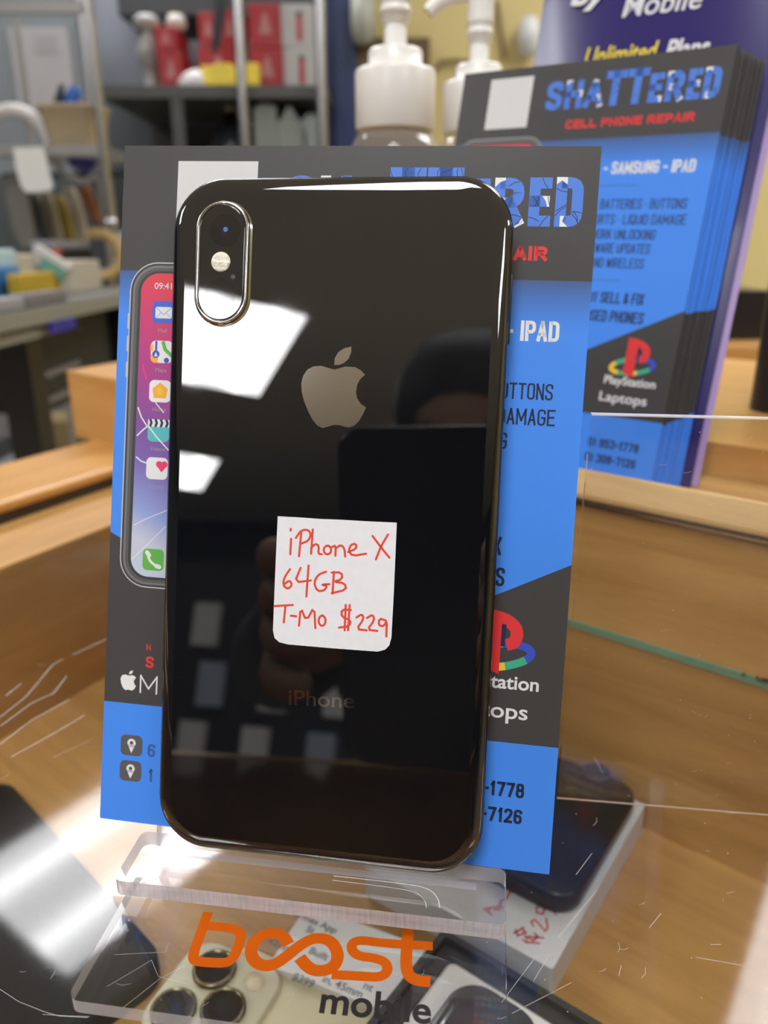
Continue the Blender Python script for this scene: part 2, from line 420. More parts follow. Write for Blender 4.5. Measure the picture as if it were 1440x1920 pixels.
lamp_spots = [((-1941, -3203), 'reflected high in the glossy black phone back'), ((-3589, -5519), 'far behind the camera toward the shop rear'),
              ((-293, -887), 'almost above the counter and the phone stand'), ((1285, 1485), 'over the floor beyond the yellow partition side of the counter'),
              ((-773, 2259), 'over the workbench and wire shelves, mirrored in the counter glass'), ((-2698, -236), 'over the aisle beside the grey wall'),
              ((1750, -2535), 'over the customer side of the shop'), ((3300, -219), 'close to the yellow side wall')]
for (lx, ly), where in lamp_spots:
    fr = Frame((lx, ly, ZC), V2, -U2)
    t = thing('ceiling_light', 'white rectangular fluorescent ceiling panel ' + where, 'ceiling light', fr, 'ceiling light panels')
    b = MB()
    for lo, hi in (((-625, -320, -14), (625, -300, 0)), ((-625, 300, -14), (625, 320, 0)), ((-625, -300, -14), (-605, 300, 0)), ((605, -300, -14), (625, 300, 0))): b.box(lo, hi, M_LAMPFRAME)
    b.build('frame', t, fr)
    b = MB(); b.box((-605, -300, -10), (605, 300, -4), M_LAMP); b.build('diffuser', t, fr)

# ------------------------------------------------------------------ the wooden display case
M_WOOD = wood('honey_wood', (0.46, 0.22, 0.055), (0.62, 0.34, 0.11), 0.38)
M_WOODIN = wood('case_wood', (0.37, 0.19, 0.055), (0.53, 0.30, 0.10), 0.45)
M_LIP = wood('pale_lip_wood', (0.52, 0.32, 0.125), (0.66, 0.44, 0.19), 0.4)
M_GLASS = sheet('counter_glass', (0.965, 0.97, 0.965), 0.05, 1.52, refl=0.52)
M_GREEN = mat('green_glass_edge', (0.16, 0.38, 0.26), 0.25)
M_GROOVE = mat('dark_groove', (0.05, 0.045, 0.04), 0.6)
WD = Vector((0.783, -0.622, 0)); WN = Vector((0.622, 0.783, 0))     # along / away behind the far wall of the case
LD = Vector((0.48, 0.877, 0)); LN = Vector((-0.877, 0.48, 0))       # along / away behind the side wall
P0 = Vector((101.6, 245.5, 0)); Q0 = Vector((-171.2, 314.9, 0))
def isect(a, d, c, e):
    k = ((c.x - a.x) * e.y - (c.y - a.y) * e.x) / (d.x * e.y - d.y * e.x); return a + d * k
K = isect(P0, WD, Q0, LD)
FW = Frame(K, WD, WN)            # x along the far wall, y behind it, z up
FL = Frame(K, -LD, LN)           # x along the side wall toward the viewer
if FL.n.z < 0:
    FL = Frame(K, LD, LN)
SX = 1 if FL.x.dot(LD) < 0 else -1
def fl(a, bb, c): return (a * SX, bb, c)
WL, LL = 640, 560
BX = 175        # the far wall drops to rail height before this, where the corner block stands
case = thing('display_case', 'honey wood display counter with a scratched glass top, holding phones and boxes', 'display case', loc=(0, 250, -950))
def LBOX(m, a0, a1, b0, b1, c0, c1):
    lo, hi = (min(a0 * SX, a1 * SX), b0, c0), (max(a0 * SX, a1 * SX), b1, c1); m.box(lo, hi, m._mat)
far_end = K + WD * WL; side_end = K - LD * LL
poly = [K, far_end, far_end - WN * 470, side_end]
def toW(p): q = p - K; return (q.dot(WD), q.dot(WN))
b = MB(); b.prism([toW(p) for p in poly], -92, -80, M_WOODIN); b.build('case_floor', case, FW)
b = MB(); b.box((-30, 0, -92), (BX, 70, 28), M_WOODIN); b.box((BX, 0, -92), (WL, 70, 46.5), M_WOODIN); bevel(b.build('far_wall', case, FW), 0.6)
b = MB(); b.prism([(BX, -0.1), (WL, -0.1), (WL, -3.2), (BX, -3.2)], 49.2, 50.1, M_GROOVE); b.build('groove', case, FW)
b = MB()
b.add([(BX, -3.6, 52.2), (WL, -3.6, 52.2), (WL, -0.2, 60.0), (BX, -0.2, 60.0), (BX, 2.2, 60.0), (WL, 2.2, 60.0), (BX, 2.2, 46.6), (WL, 2.2, 46.6), (BX, -3.6, 50.4), (WL, -3.6, 50.4)],
      [(8, 9, 1, 0), (0, 1, 2, 3), (3, 2, 5, 4), (4, 5, 7, 6), (6, 7, 9, 8), (8, 0, 3, 4, 6), (9, 7, 5, 2, 1)], M_LIP)
bevel(b.build('lip_moulding', case, FW), 0.5)
b = MB(); b._mat = M_WOODIN; LBOX(b, 0, LL, 0, 110, -92, 1.0); b.build('side_wall', case, FL)
b = MB(); b._mat = M_GROOVE; LBOX(b, 0, LL, 50, 108, 1.0, 7.0); b.build('groove', case, FL)
b = MB(); b._mat = M_WOOD; LBOX(b, -40, LL, 47, 112, 7.0, 13.5); bevel(b.build('side_rail', case, FL), 2.5, 3)
b = MB()
gp = [toW(p) for p in (K + WD * 0.5 - WN * 0.6, far_end - WN * 0.6, far_end - WN * 470, side_end - LN * 0.6)]
b.prism(gp, -3, 0, M_GLASS, M_GLASS); b.build('glass_top', case, FW)
b = MB(); b.box((2, -0.55, -3.2), (WL - 2, -0.05, -0.1), M_GREEN); b.build('glass_edge', case, FW)
b = MB(); b.box((-40, -480, -950), (WL, 70, -92.5), M_WOODIN); b.build('cabinet_body', case, FW)
f0 = far_end - WN * 470
FF = Frame(side_end, f0 - side_end, (0, 1, 0))
b = MB(); b.box((0, -20, -92), ((f0 - side_end).length, -1, 0), M_WOODIN, None); b.build('front_panel', case, FF)
# dust and scratches lying on the glass
M_SCR = mat('scratch_white', (0.58, 0.57, 0.55), 0.6)
M_DUST = mat('dark_debris', (0.02, 0.018, 0.015), 0.8)
b = MB()
def scr(pts, w=0.075):
    q = [on_z(x, y, 0.02) for x, y in pts]; b.ribbon([(p.x, p.y) for p in q], w, M_SCR, 0.03, cap=False)
for pts in ([(0, 1855), (35, 1878), (80, 1896), (110, 1905), (165, 1908)], [(80, 1902), (130, 1905), (168, 1906)], [(215, 1790), (310, 1785), (316, 1768)],
            [(200, 1850), (260, 1815), (284, 1800), (297, 1831), (365, 1848)], [(230, 1890), (300, 1835), (350, 1808)], [(30, 1715), (62, 1738)],
            [(155, 1755), (170, 1785)], [(95, 1835), (130, 1780), (105, 1790)], [(15, 1590), (60, 1560), (120, 1520), (205, 1470)],
            [(1045, 1760), (1120, 1668)], [(1030, 1790), (1000, 1840)], [(1115, 1420), (1130, 1450)], [(1080, 1640), (1110, 1600)],
            [(1165, 1810), (1160, 1830)], [(1362, 1675), (1378, 1672)], [(1332, 1771), (1352, 1771)], [(1420, 1875), (1424, 1852)],
            [(960, 1900), (1072, 1842)], [(940, 1880), (1000, 1800)], [(100, 1420), (175, 1385)], [(1217, 1740), (1240, 1712)], [(1305, 1795), (1420, 1815)]):
    scr(pts)
for pts in ([(0, 1345), (50, 1305), (100, 1245), (118, 1236)], [(0, 1362), (60, 1318), (100, 1300), (125, 1268)], [(0, 1395), (60, 1350), (130, 1312)], [(135, 1228), (205, 1196)], [(10, 1305), (40, 1282)], [(20, 1420), (110, 1370), (160, 1340)]):
    scr(pts, 0.2)
for _ in range(150):
    x, y = random.uniform(0, 1440), random.uniform(1170, 1915)
    p = on_z(x, y, 0.02)
    if toW(p)[1] > -2: continue
    if random.random() < 0.55: b.disc(p.x, p.y, random.uniform(0.05, 0.16), M_SCR, 0.03, n=6)
    else:
        a = random.uniform(-0.5, 1.2); L = random.uniform(0.6, 3.5)
        b.ribbon([(p.x, p.y), (p.x + L * 0.5 * math.cos(a), p.y + L * 0.5 * math.sin(a)), (p.x + L * math.cos(a + 0.25), p.y + L * math.sin(a + 0.25))], 0.06, M_SCR, 0.03, cap=False)
tag(b.build('scratch_marks', case), None, kind='stuff')
b = MB()
for _ in range(110):
    a = random.choice((random.gauss(325, 8), random.gauss(342, 7), random.uniform(300, 390))); y = -0.8 - abs(random.gauss(0, 0.5))
    b.lathe([(0.1, 0.02), (random.uniform(0.3, 0.9), 0.15), (0.1, random.uniform(0.5, 1.3))], M_DUST, FW.world(a, y, 0), seg=6)
tag(b.build('debris', case), None, kind='stuff')

# raised wooden block on the corner, and the broad wooden ledge behind the case
BC = on_z(140, 817, 13.6); BC.z = 0
BT = on_y(121, 695, BC.y).z
FB = Frame(BC, WD, WN)
ob = MB()
lx = LD.dot(WD); ly = LD.dot(WN)
ob.prism([(0, 0), (66, 0), (66 + lx * 150, ly * 150), (lx * 150, ly * 150)], 13.6, BT, M_WOOD)
tag(bevel(ob.build('wooden_block', fr=FB), 1.5, 3), 'orange wood block standing on the side rail at the corner of the case', 'wooden block')
ledge = MB(); ledge.prism([(128, 72), (128, 330), (640, 330), (640, 72)], -950, 60, M_WOOD)
led = thing('wooden_counter_ledge', 'broad honey wood counter shelf behind the case, carrying the pump bottles and black speaker', 'counter', loc=FW.world(300, 200, -950))
bevel(ledge.build('cabinet_body', led, FW), 1.2)
ledge = MB(); ledge.box((334, 28, 46.7), (640, 71.5, 60), M_WOOD)
bevel(ledge.build('front_edge', led, FW), 1.2)

# ------------------------------------------------------------------ the phone on its stand
PO = Vector((-43.662, 178.006, 150.236))
FP = Frame(PO, (0.9895, -0.1435, -0.002), (0.043, 0.277, 0.960))     # mid-plane of the phone; x right, y up (0 at the top), z toward the viewer
PW, PH, PT = 70.9, 143.6, 7.7
M_PGLASS = None
def phone_glass():
    m, nt, out = _new('black_phone_glass')
    bs = nt.nodes.new('ShaderNodeBsdfPrincipled'); nt.links.new(bs.outputs[0], out.inputs[0])
    bs.inputs['Base Color'].default_value = (0.004, 0.0045, 0.006, 1); bs.inputs['IOR'].default_value = 2.0
    tc = nt.nodes.new('ShaderNodeTexCoord'); n = nt.nodes.new('ShaderNodeTexNoise'); n.inputs['Scale'].default_value = 45; n.inputs['Detail'].default_value = 5
    nt.links.new(tc.outputs['Object'], n.inputs['Vector'])
    mr = nt.nodes.new('ShaderNodeMapRange'); mr.inputs[1].default_value = 0.5; mr.inputs[2].default_value = 0.75; mr.inputs[3].default_value = 0.012; mr.inputs[4].default_value = 0.05
    nt.links.new(n.outputs['Fac'], mr.inputs[0]); nt.links.new(mr.outputs[0], bs.inputs['Roughness'])
    return m
M_PGLASS = phone_glass()
M_STEEL = mat('dark_polished_steel', (0.06, 0.06, 0.064), 0.12, metal=1.0)
M_BRIGHT = mat('bright_steel_ring', (0.46, 0.45, 0.43), 0.18, metal=1.0)
M_MIRROR = mat('smoky_mirror', (0.86, 0.80, 0.74), 0.06, metal=1.0)
phone = thing('smartphone', 'glossy black smartphone standing back outward on the clear stand with a white price sticker', 'smartphone', FP)
def slab(b, w, h, r, prof, m, cap0=True, cap1=True, x0=0, y0=0):
    """stack of rounded rectangles: prof is [(inset, z)]"""
    b.rings([[(x, y, z) for x, y in rrect(x0 + i, y0 - h + i, x0 + w - i, y0 - i, max(0.3, r - i), 12)] for i, z in prof], m, cap0, cap1)
hw = PT / 2
b = MB()
prof = [(1.6, -hw)] + [(1.6 * (1 - math.sin(a)), -hw + 1.5 + 0 - 1.5 * math.cos(a)) for a in [math.radians(q) for q in (20, 40, 60, 80)]]
prof = [(2.0, -3.85), (1.1, -3.7), (0.5, -3.2), (0.15, -2.4), (0.0, -1.4), (0.0, 1.2), (0.08, 1.9), (0.25, 2.35), (0.42, 2.5)]
slab(b, PW, PH, 11.2, prof, M_STEEL, True, True); b.build('frame', phone, FP)
b = MB()
prof = [(0.42, 2.5), (0.5, 2.7), (0.8, 3.05), (1.25, 3.38), (1.9, 3.65), (2.6, 3.79), (3.4, 3.85)]
slab(b, PW, PH, 11.2, prof, M_PGLASS, False, True); b.build('back_glass', phone, FP)
FPB = FP.off(hw)                       # the outer face of the back
def bp(x, y): return FPB.px(x, y)
# camera bump
cxm, cym = bp(419, 495)
BW, BH = 11.4, 25.2
b = MB(); slab(b, BW, BH, BW / 2, [(-0.35, 3.8), (-0.2, 4.0), (0.0, 4.1), (0.05, 5.0), (0.25, 5.25), (0.75, 5.25), (0.8, 4.9)], M_BRIGHT, False, True, cxm - BW / 2, cym + BH / 2)
bump = b.build('camera_bump', phone, FP)
b = MB(); slab(b, BW - 1.6, BH - 1.6, (BW - 1.6) / 2, [(0, 4.9), (0.05, 5.12), (0.25, 5.16)], M_PGLASS, False, True, cxm - BW / 2 + 0.8, cym + BH / 2 - 0.8)
b.build('camera_glass', bump, FP)
def bq(x, y): return FP.px(x, y, 5.16)
b = MB()
lx_, ly_ = bq(422, 432)
M_LENS = mat('lens_coating', (0.008, 0.010, 0.022), 0.03, ior=1.85)
b.disc(lx_, ly_, 3.3, mat('lens_black', (0.005, 0.005, 0.006), 0.03, ior=1.85), 5.18); b.disc(lx_, ly_, 1.3, M_LENS, 5.19)
b.disc(lx_ + 0.1, ly_ + 0.2, 0.5, mat('lens_glint', (0.10, 0.20, 0.42), 0.1), 5.20)
lx2, ly2 = cxm, cym - BH / 2 + 6.2
b.disc(lx2, ly2, 3.3, MATS['lens_black'], 5.18); b.disc(lx2, ly2, 1.3, M_LENS, 5.19)
b.build('lens', bump, FP)
b = MB(); fx, fy = bq(414, 491)
M_FLASH = mat('flash_lens', (0.80, 0.74, 0.62), 0.25, noise=0.35, nscale=900, bump=0.6)
b.lathe([(2.05, 5.17), (2.0, 5.3), (1.5, 5.36), (0.2, 5.38)], M_FLASH, (fx, fy, 0), 28); b.build('flash', bump, FP)
b = MB(); mx_, my_ = bq(437, 519); b.disc(mx_, my_, 0.55, M_BLACK, 5.18); b.disc(mx_, my_, 0.25, mat('mic_grey', (0.08, 0.08, 0.08), 0.5), 5.19); b.build('microphone', bump, FP)
# side button seen on the edge
b = MB(); b.box((PW - 0.3, -33, -1.2), (PW + 0.35, -19, 1.2), M_STEEL); bevel(b.build('side_button', phone, FP), 0.3)
# logo and word mark
z5 = lambda L: [bp(300 + x / 2.1176, 320 + y / 2.1176) for x, y in L]
b = MB()
body = z5([(693, 790), (735, 778), (775, 780), (798, 793), (814, 810), (795, 828), (783, 850), (778, 880), (783, 905), (797, 926), (818, 940), (806, 967), (790, 994), (772, 1012), (752, 1020), (735, 1017), (715, 1011), (692, 1009), (668, 1016), (645, 1022), (625, 1012), (605, 988), (588, 955), (572, 915), (563, 880), (561, 845), (568, 815), (585, 790), (610, 777), (640, 775), (668, 783)])
leaf = z5([(692, 772), (694, 745), (708, 720), (733, 705), (760, 698), (759, 722), (748, 748), (728, 765), (710, 771)])
b.poly(body, M_MIRROR, 3.86); b.poly(leaf, M_MIRROR, 3.86)
b.build('fruit_logo', phone, FP)
b = MB(); p0 = bp(541, 1321); p1 = bp(664, 1328)
b.text('iPhone', mat('dark_mirror', (0.42, 0.36, 0.33), 0.08, metal=1.0), p0, w=math.hypot(p1[0] - p0[0], p1[1] - p0[1]), height=3.2, xdir=(p1[0] - p0[0], p1[1] - p0[1]), ydir=(-(p1[1] - p0[1]), p1[0] - p0[0]), h=3.86, bold=0.008)
b.build('word_mark', phone, FP)
# price sticker
M_STICK = mat('sticker_paper', (0.74, 0.75, 0.80), 0.75, noise=0.05, nscale=500)
M_RED = mat('red_marker', (0.70, 0.055, 0.025), 0.6)
b = MB()
raw = [(521, 968), (560, 970), (600, 973), (640, 974.5), (690, 977.5), (744, 980), (739, 1100), (734, 1195), (730, 1210), (722, 1218), (708, 1221.5), (620, 1215), (540, 1208), (524, 1204), (515, 1196), (512, 1182), (516, 1080)]
b.prism([bp(x, y) for x, y in raw], 3.87, 3.97, M_STICK)
st = b.build('price_sticker', phone, FP); st['label'] = 'white paper price sticker with red handwriting'
b = MB()
def hand(L, w=0.46): b.ribbon(smooth([bp(200 + x / 1.895, 960 + y / 1.895) for x, y in L], 1), w, M_RED, 3.985 + random.random() * 0.004)
def ring(cx, cy, rx, ry): return [(cx + rx * math.cos(a), cy + ry * math.sin(a)) for a in [math.radians(-80 + 45 * k) for k in range(9)]]
for L in ([(655, 60), (654, 66)], [(656, 95), (653, 150)], [(692, 72), (684, 157)], [(673, 92), (690, 66), (715, 62), (727, 78), (718, 102), (692, 112)],
          [(733, 62), (727, 148)], [(727, 128), (742, 112), (755, 120), (752, 148), (765, 150)], ring(785, 135, 14, 16), [(797, 126), (815, 118), (813, 155)], [(813, 130), (832, 116), (845, 128), (848, 158)],
          [(858, 142), (888, 130), (886, 112), (868, 116), (860, 138), (874, 156), (922, 148)], [(945, 85), (975, 125), (1005, 162)], [(1000, 80), (975, 122), (957, 168)],
          [(652, 203), (632, 232), (627, 260), (645, 274), (660, 258), (650, 242), (632, 256)], [(690, 198), (668, 250), (726, 243)], [(718, 190), (714, 245), (710, 300)],
          [(780, 212), (752, 222), (737, 250), (748, 280), (772, 280), (785, 262), (762, 258), (792, 256)], [(808, 212), (803, 290)], [(800, 215), (835, 214), (838, 238), (806, 248), (846, 252), (852, 276), (800, 288)],
          [(597, 334), (662, 330)], [(636, 332), (630, 392)], [(655, 368), (674, 370)], [(684, 404), (690, 338), (710, 388), (738, 335), (742, 412)], ring(766, 386, 13, 19),
          [(868, 348), (836, 346), (835, 372), (868, 384), (862, 406), (826, 410)], [(850, 330), (846, 420)], [(864, 330), (858, 420)],
          [(888, 374), (908, 362), (914, 380), (888, 416), (924, 420)], [(925, 376), (946, 364), (952, 384), (926, 418), (962, 422)], [(990, 384), (970, 378), (966, 402), (986, 406), (996, 380), (994, 442)]):
    hand(L)
b.build('handwriting', st, FP)

# ------------------------------------------------------------------ acrylic stand
M_ACR = sheet('clear_acrylic', (0.97, 0.97, 0.975), 0.01, 1.49)
M_ACRE = sheet('acrylic_edge', (0.85, 0.84, 0.88), 0.15, 1.6, haze=0.5, haze_col=(0.78, 0.76, 0.82))
def streaks():
    # saw marks across the cut edge: the milky share varies in fine vertical lines
    nt = M_ACRE.node_tree; nb = NB(nt)
    h = [n for n in nt.nodes if n.type == 'MIX_SHADER' and not n.inputs[0].is_linked][0]
    tc = nt.nodes.new('ShaderNodeTexCoord'); mp = nt.nodes.new('ShaderNodeMapping'); mp.inputs['Scale'].default_value = (1600, 1600, 120)
    n = nt.nodes.new('ShaderNodeTexNoise'); n.inputs['Scale'].default_value = 1; n.inputs['Detail'].default_value = 3
    mp2 = nt.nodes.new('ShaderNodeMapping'); mp2.inputs['Scale'].default_value = (60, 60, 500)
    n2 = nt.nodes.new('ShaderNodeTexNoise'); n2.inputs['Scale'].default_value = 1
    nt.links.new(tc.outputs['Object'], mp.inputs[0]); nt.links.new(mp.outputs[0], n.inputs['Vector'])
    nt.links.new(tc.outputs['Object'], mp2.inputs[0]); nt.links.new(mp2.outputs[0], n2.inputs['Vector'])
    f = nb.m('MULTIPLY_ADD', n.outputs['Fac'], 0.45, nb.m('MULTIPLY_ADD', n2.outputs['Fac'], 0.7, 0.0))
    nt.links.new(nb.m('MINIMUM', 0.95, nb.m('MAXIMUM', 0.12, f)), h.inputs[0])
streaks()
M_ACRS = sheet('acrylic_side', (0.90, 0.90, 0.93), 0.1, 1.5, haze=0.42, haze_col=(0.8, 0.8, 0.86))
M_ORANGE = mat('orange_print', (0.58, 0.10, 0.0015), 0.6, spec=0.15)
M_BLKP = mat('black_print', (0.012, 0.011, 0.012), 0.45)
ZL = 10.7                             # top of the ledge
SO = on_z(212, 1650, ZL); SD = (on_z(965, 1737, ZL) - SO).normalized(); SO = Vector((SO.x, SO.y, 0)); SN = Vector((-SD.y, SD.x, 0))
FS = Frame(SO, SD, SN)                 # x along the stand, y away from the viewer
stand = thing('phone_stand', 'clear acrylic phone stand with an orange and black carrier logo printed on its base', 'phone stand', FS)
SWD = 82.3
b = MB(); b.prism(rrect(0.3, -21.5, SWD + 0.4, 40, 2.5), 0.3, 3.3, M_ACR, M_ACRS); base = b.build('base_plate', stand, FS)
b = MB(); b.prism(rrect(0, 0, SWD, 14.6, 1.6), ZL - 3.8, ZL, M_ACR, M_ACRS); q_ = [p for p in rrect(0, 0, SWD, 14.6, 1.6) if p[1] <= 1.6]; q_ = sorted(q_); b.add([(x, y - 0.02, ZL - 3.8) for x, y in q_] + [(x, y - 0.02, ZL) for x, y in q_], [(i, i + 1, len(q_) + i + 1, len(q_) + i) for i in range(len(q_) - 1)], M_ACRE); b.build('ledge', stand, FS)
b = MB(); b.ribbon(smooth([(46, 7.6), (62, 7.6), (66.5, 7.0), (68.5, 4.8), (69, 2.4)], 2), 0.22, M_ACRE, ZL + 0.02, cap=False); b.ribbon(smooth([(46, 6.4), (61, 6.2), (64.5, 5.4), (66, 3.6), (66.3, 2.0)], 2), 0.16, M_ACRE, ZL + 0.02, cap=False); b.build('slot', stand, FS)
# back rest leans behind the flyer; its foot stands on the base plate
FR = Frame(FP.off(-6.3).o, FP.x, FP.y)
b = MB()
def fr_at(x, z):
    """point on the back-rest plane above stand position x at height z"""
    p = FS.world(x, 0, z); d = FS.y
    k = (FR.o - p).dot(FR.n) / d.dot(FR.n); q = p + d * k - FR.o
    return (q.dot(FR.x), q.dot(FR.y))
pts = [fr_at(2, 3.6), fr_at(SWD - 6, 3.6), fr_at(SWD - 8, 92), fr_at(4, 92)]
b.prism(pts, -3.0, 0, M_ACR, M_ACRS); b.build('back_rest', stand, FR)
# printed logo on the base plate
FT = FS.off(3.3)
def zz(L): return [FT.px(340 + x / 2.88, 1640 + y / 2.88) for x, y in L]
def w1(k): return k / 2.88 * 0.1
b = MB()
def stroke(L, wpx, it=2, h=0.03):
    P = smooth(zz(L), it) if it else zz(L)
    b.ribbon(P, wpx / 2.88 / F_PX * 158.0, M_ORANGE, h, cap=False)
stroke([(143, 203), (108, 310), (66, 420), (66, 462), (108, 472), (215, 478), (262, 470), (296, 425), (326, 330), (300, 296), (240, 285), (146, 276)], 56, 2)
stroke([(578, 378), (548, 325), (490, 313), (420, 330), (372, 395), (385, 462), (445, 496), (505, 485), (560, 448), (630, 390), (690, 352), (750, 340), (815, 362), (850, 430), (828, 500), (750, 524), (690, 508), (638, 448)], 66, 2, 0.034)
stroke([(1358, 386), (1100, 372), (950, 350), (912, 385), (940, 438), (1055, 452), (1110, 478), (1114, 528), (1070, 556), (960, 548), (812, 540)], 54, 2, 0.038)
stroke([(1226, 292), (1216, 400), (1212, 520), (1255, 572), (1345, 578)], 62, 2, 0.042)
b.build('orange_logo_lettering', stand, FT)
b = MB()
a0 = FT.px(598, 1898); a1 = FT.px(808, 1920); a2 = FT.px(706, 1859); a3 = FT.px(701, 1911)
b.text('mobile', M_BLKP, a0, w=math.hypot(a1[0] - a0[0], a1[1] - a0[1]), height=math.hypot(a2[0] - a3[0], a2[1] - a3[1]) * 0.97, xdir=(a1[0] - a0[0], a1[1] - a0[1]), ydir=(a2[0] - a3[0], a2[1] - a3[1]), h=0.05, bold=0.022, ref='b')
b.build('black_logo_lettering', stand, FT)

# ------------------------------------------------------------------ flyers
M_CARD = flyer_card_material(); M_SCREEN = screen_material()
M_IBLUE = ink('letter_blue', (0.075, 0.21, 0.72)); M_IWHITE = ink('white', (0.78, 0.79, 0.80)); M_IRED = ink('red', (0.74, 0.045, 0.05)); M_IDARK = ink('navy_black', (0.020, 0.028, 0.065))
M_ICRACK = ink('crack', (0.02, 0.03, 0.08)); M_ISILVER = ink('silver', (0.55, 0.56, 0.58)); M_IGREY = ink('bezel_grey', (0.10, 0.10, 0.105)); M_IPATCH = ink('patch', (0.66, 0.67, 0.67))
M_IGREEN = ink('green', (0.06, 0.42, 0.26)); M_IYELLOW = ink('yellow', (0.85, 0.55, 0.05)); M_IPBLUE = ink('royal_blue', (0.05, 0.09, 0.55)); M_ILGREY = ink('light_grey', (0.30, 0.31, 0.33))
M_IORANGE = ink('orange', (0.90, 0.42, 0.05)); M_ISKY = ink('sky', (0.12, 0.42, 0.85)); M_ITEAL = ink('teal', (0.10, 0.50, 0.55)); M_IPINK = ink('heart_pink', (0.80, 0.05, 0.16)); M_IMAIL = ink('mail_blue', (0.06, 0.14, 0.62)); M_ILIME = ink('lime', (0.12, 0.45, 0.08))
M_IRULE = ink('rule_blue', (0.05, 0.12, 0.36))
def flyer_art(parent, M4):
    def B(): return MB()
    def done(b, name): return b.build(name, parent, m4=M4)
    # code patch (left blank) and lettering
    b = B(); b.rrect(12.5, -21.6, 30.4, -3.3, 0.01, M_IPATCH, 0.04); done(b, 'blank_patch')
    b = B()
    slots = []
    for t, x0, x1, top in (('S', 36.8, 43.2, 6.2), ('H', 44.2, 50.9, 6.2), ('A', 51.6, 58.8, 6.8), ('T', 59.0, 66.6, 4.4), ('T', 66.9, 74.4, 4.4), ('E', 75.0, 79.9, 6.6), ('R', 80.8, 86.9, 6.4), ('E', 87.9, 92.4, 6.3), ('D', 93.2, 98.7, 6.2)):
        signs(b, t, M_IBLUE, (x0, -16.2), x1 - x0, 16.2 - top, t=0.225, aspect=0.45, slots=slots)
    rnd = random.Random(5)
    for P, th in slots:                                   # white chips at stroke ends, dark cracks across the strokes
        e_, f_ = (Vector(P[-1]), Vector(P[-2])); d_ = (f_ - e_).normalized(); q_ = Vector((-d_.y, d_.x)) * th * 0.48
        if rnd.random() < 0.55:
            k1, k2 = rnd.uniform(0.3, 1.5), rnd.uniform(0.4, 1.0)
            b.poly([tuple(e_ + q_), tuple(e_ + q_ + d_ * k1), tuple(e_ + d_ * k2), tuple(e_ - q_ + d_ * rnd.uniform(0.9, 2.0)), tuple(e_ - q_)], M_IWHITE, 0.05)
        for _ in range(3):
            i = rnd.randrange(len(P) - 1); a_, c_ = Vector(P[i]), Vector(P[i + 1]); g_ = a_.lerp(c_, rnd.random()); d2 = (c_ - a_)
            if d2.length < 0.3: continue
            d2.normalize(); n2 = Vector((-d2.y, d2.x)) * th * 0.47; j = d2 * rnd.uniform(-1.0, 1.0)
            b.ribbon([tuple(g_ + n2 - j), tuple(g_ + n2 * 0.2 + d2 * rnd.uniform(-.3, .3)), tuple(g_ - n2 + j)], 0.14, M_ICRACK, 0.055, cap=False)
    signs(b, 'CELL PHONE REPAIR', M_IRED, (46.3, -23.15), 46.0, 2.95, t=0.26, aspect=0.62)
    signs(b, '- SAMSUNG - IPAD', M_IWHITE, (95.8, -39.6), 32.0, 4.2, t=0.17, right=True)
    for t, r, base, w in (('BATTERIES \u2022 BUTTONS', 95.4, 51.65, 30.5), ('PORTS \u2022 LIQUID DAMAGE', 96.2, 56.95, 34.5), ('NETWORK UNLOCKING', 86.7, 62.15, 28.3), ('SOFTWARE UPDATES', 85.8, 66.95, 27.0), ('AND WIRELESS', 84.6, 72.1, 20.0)):
        signs(b, t, M_IDARK, (r, -base), w, 3.4, t=0.115, right=True)
    signs(b, 'BUY SELL & FIX', M_IDARK, (87.0, -84.6), 22.5, 3.9, t=0.15, right=True)
    signs(b, 'USED PHONES', M_IDARK, (88.1, -91.2), 21.5, 4.0, t=0.15, right=True)
    b.ribbon([(58, -43.6), (77, -43.6)], 0.25, M_IRULE, 0.04, cap=False); b.ribbon([(58, -76.6), (77, -76.6)], 0.25, M_IRULE, 0.04, cap=False)
    b.text('PlayStation', M_IWHITE, (96.7, -113.0), w=18.6, height=2.9, h=0.04, bold=0.02, right=True)
    b.text('Laptops', M_IWHITE, (94.8, -119.4), w=17.4, height=3.3, h=0.04, bold=0.012, right=True)
    signs(b, '0) 953-1778', M_IDARK, (95.2, -136.5), 19.0, 3.2, t=0.19, right=True)
    signs(b, '0) 308-7126', M_IDARK, (95.1, -142.2), 19.0, 3.2, t=0.19, right=True)
    signs(b, 'N', M_IRED, (9.6, -112.0), 1.1, 1.4, t=0.16, aspect=0.7); signs(b, 'S', M_IRED, (9.6, -116.0), 1.9, 2.6, t=0.2, aspect=0.7)
    signs(b, 'M', M_IWHITE, (8.4, -122.0), 4.2, 4.2, t=0.085, aspect=0.8)
    signs(b, '6', M_IRULE, (10.9, -136.6), 1.8, 3.0, t=0.18); signs(b, '1', M_IRULE, (11.2, -142.4), 1.2, 3.0, t=0.18)
    done(b, 'lettering')
    b = B()   # little white fruit mark beside the letter
    k = 0.0147
    b.poly([(5.65 + (x - 690) * k, -119.9 - (y - 900) * k) for x, y in [(693, 790), (735, 778), (775, 780), (814, 810), (783, 850), (778, 880), (797, 926), (818, 940), (790, 994), (752, 1020), (692, 1009), (645, 1022), (605, 988), (572, 915), (561, 845), (585, 790), (640, 775)]], M_IWHITE, 0.04)
    b.poly([(5.65 + (x - 690) * k, -119.9 - (y - 900) * k) for x, y in [(692, 772), (708, 720), (760, 698), (748, 748)]], M_IWHITE, 0.04)
    done(b, 'fruit_mark')
    b = B()   # map pins
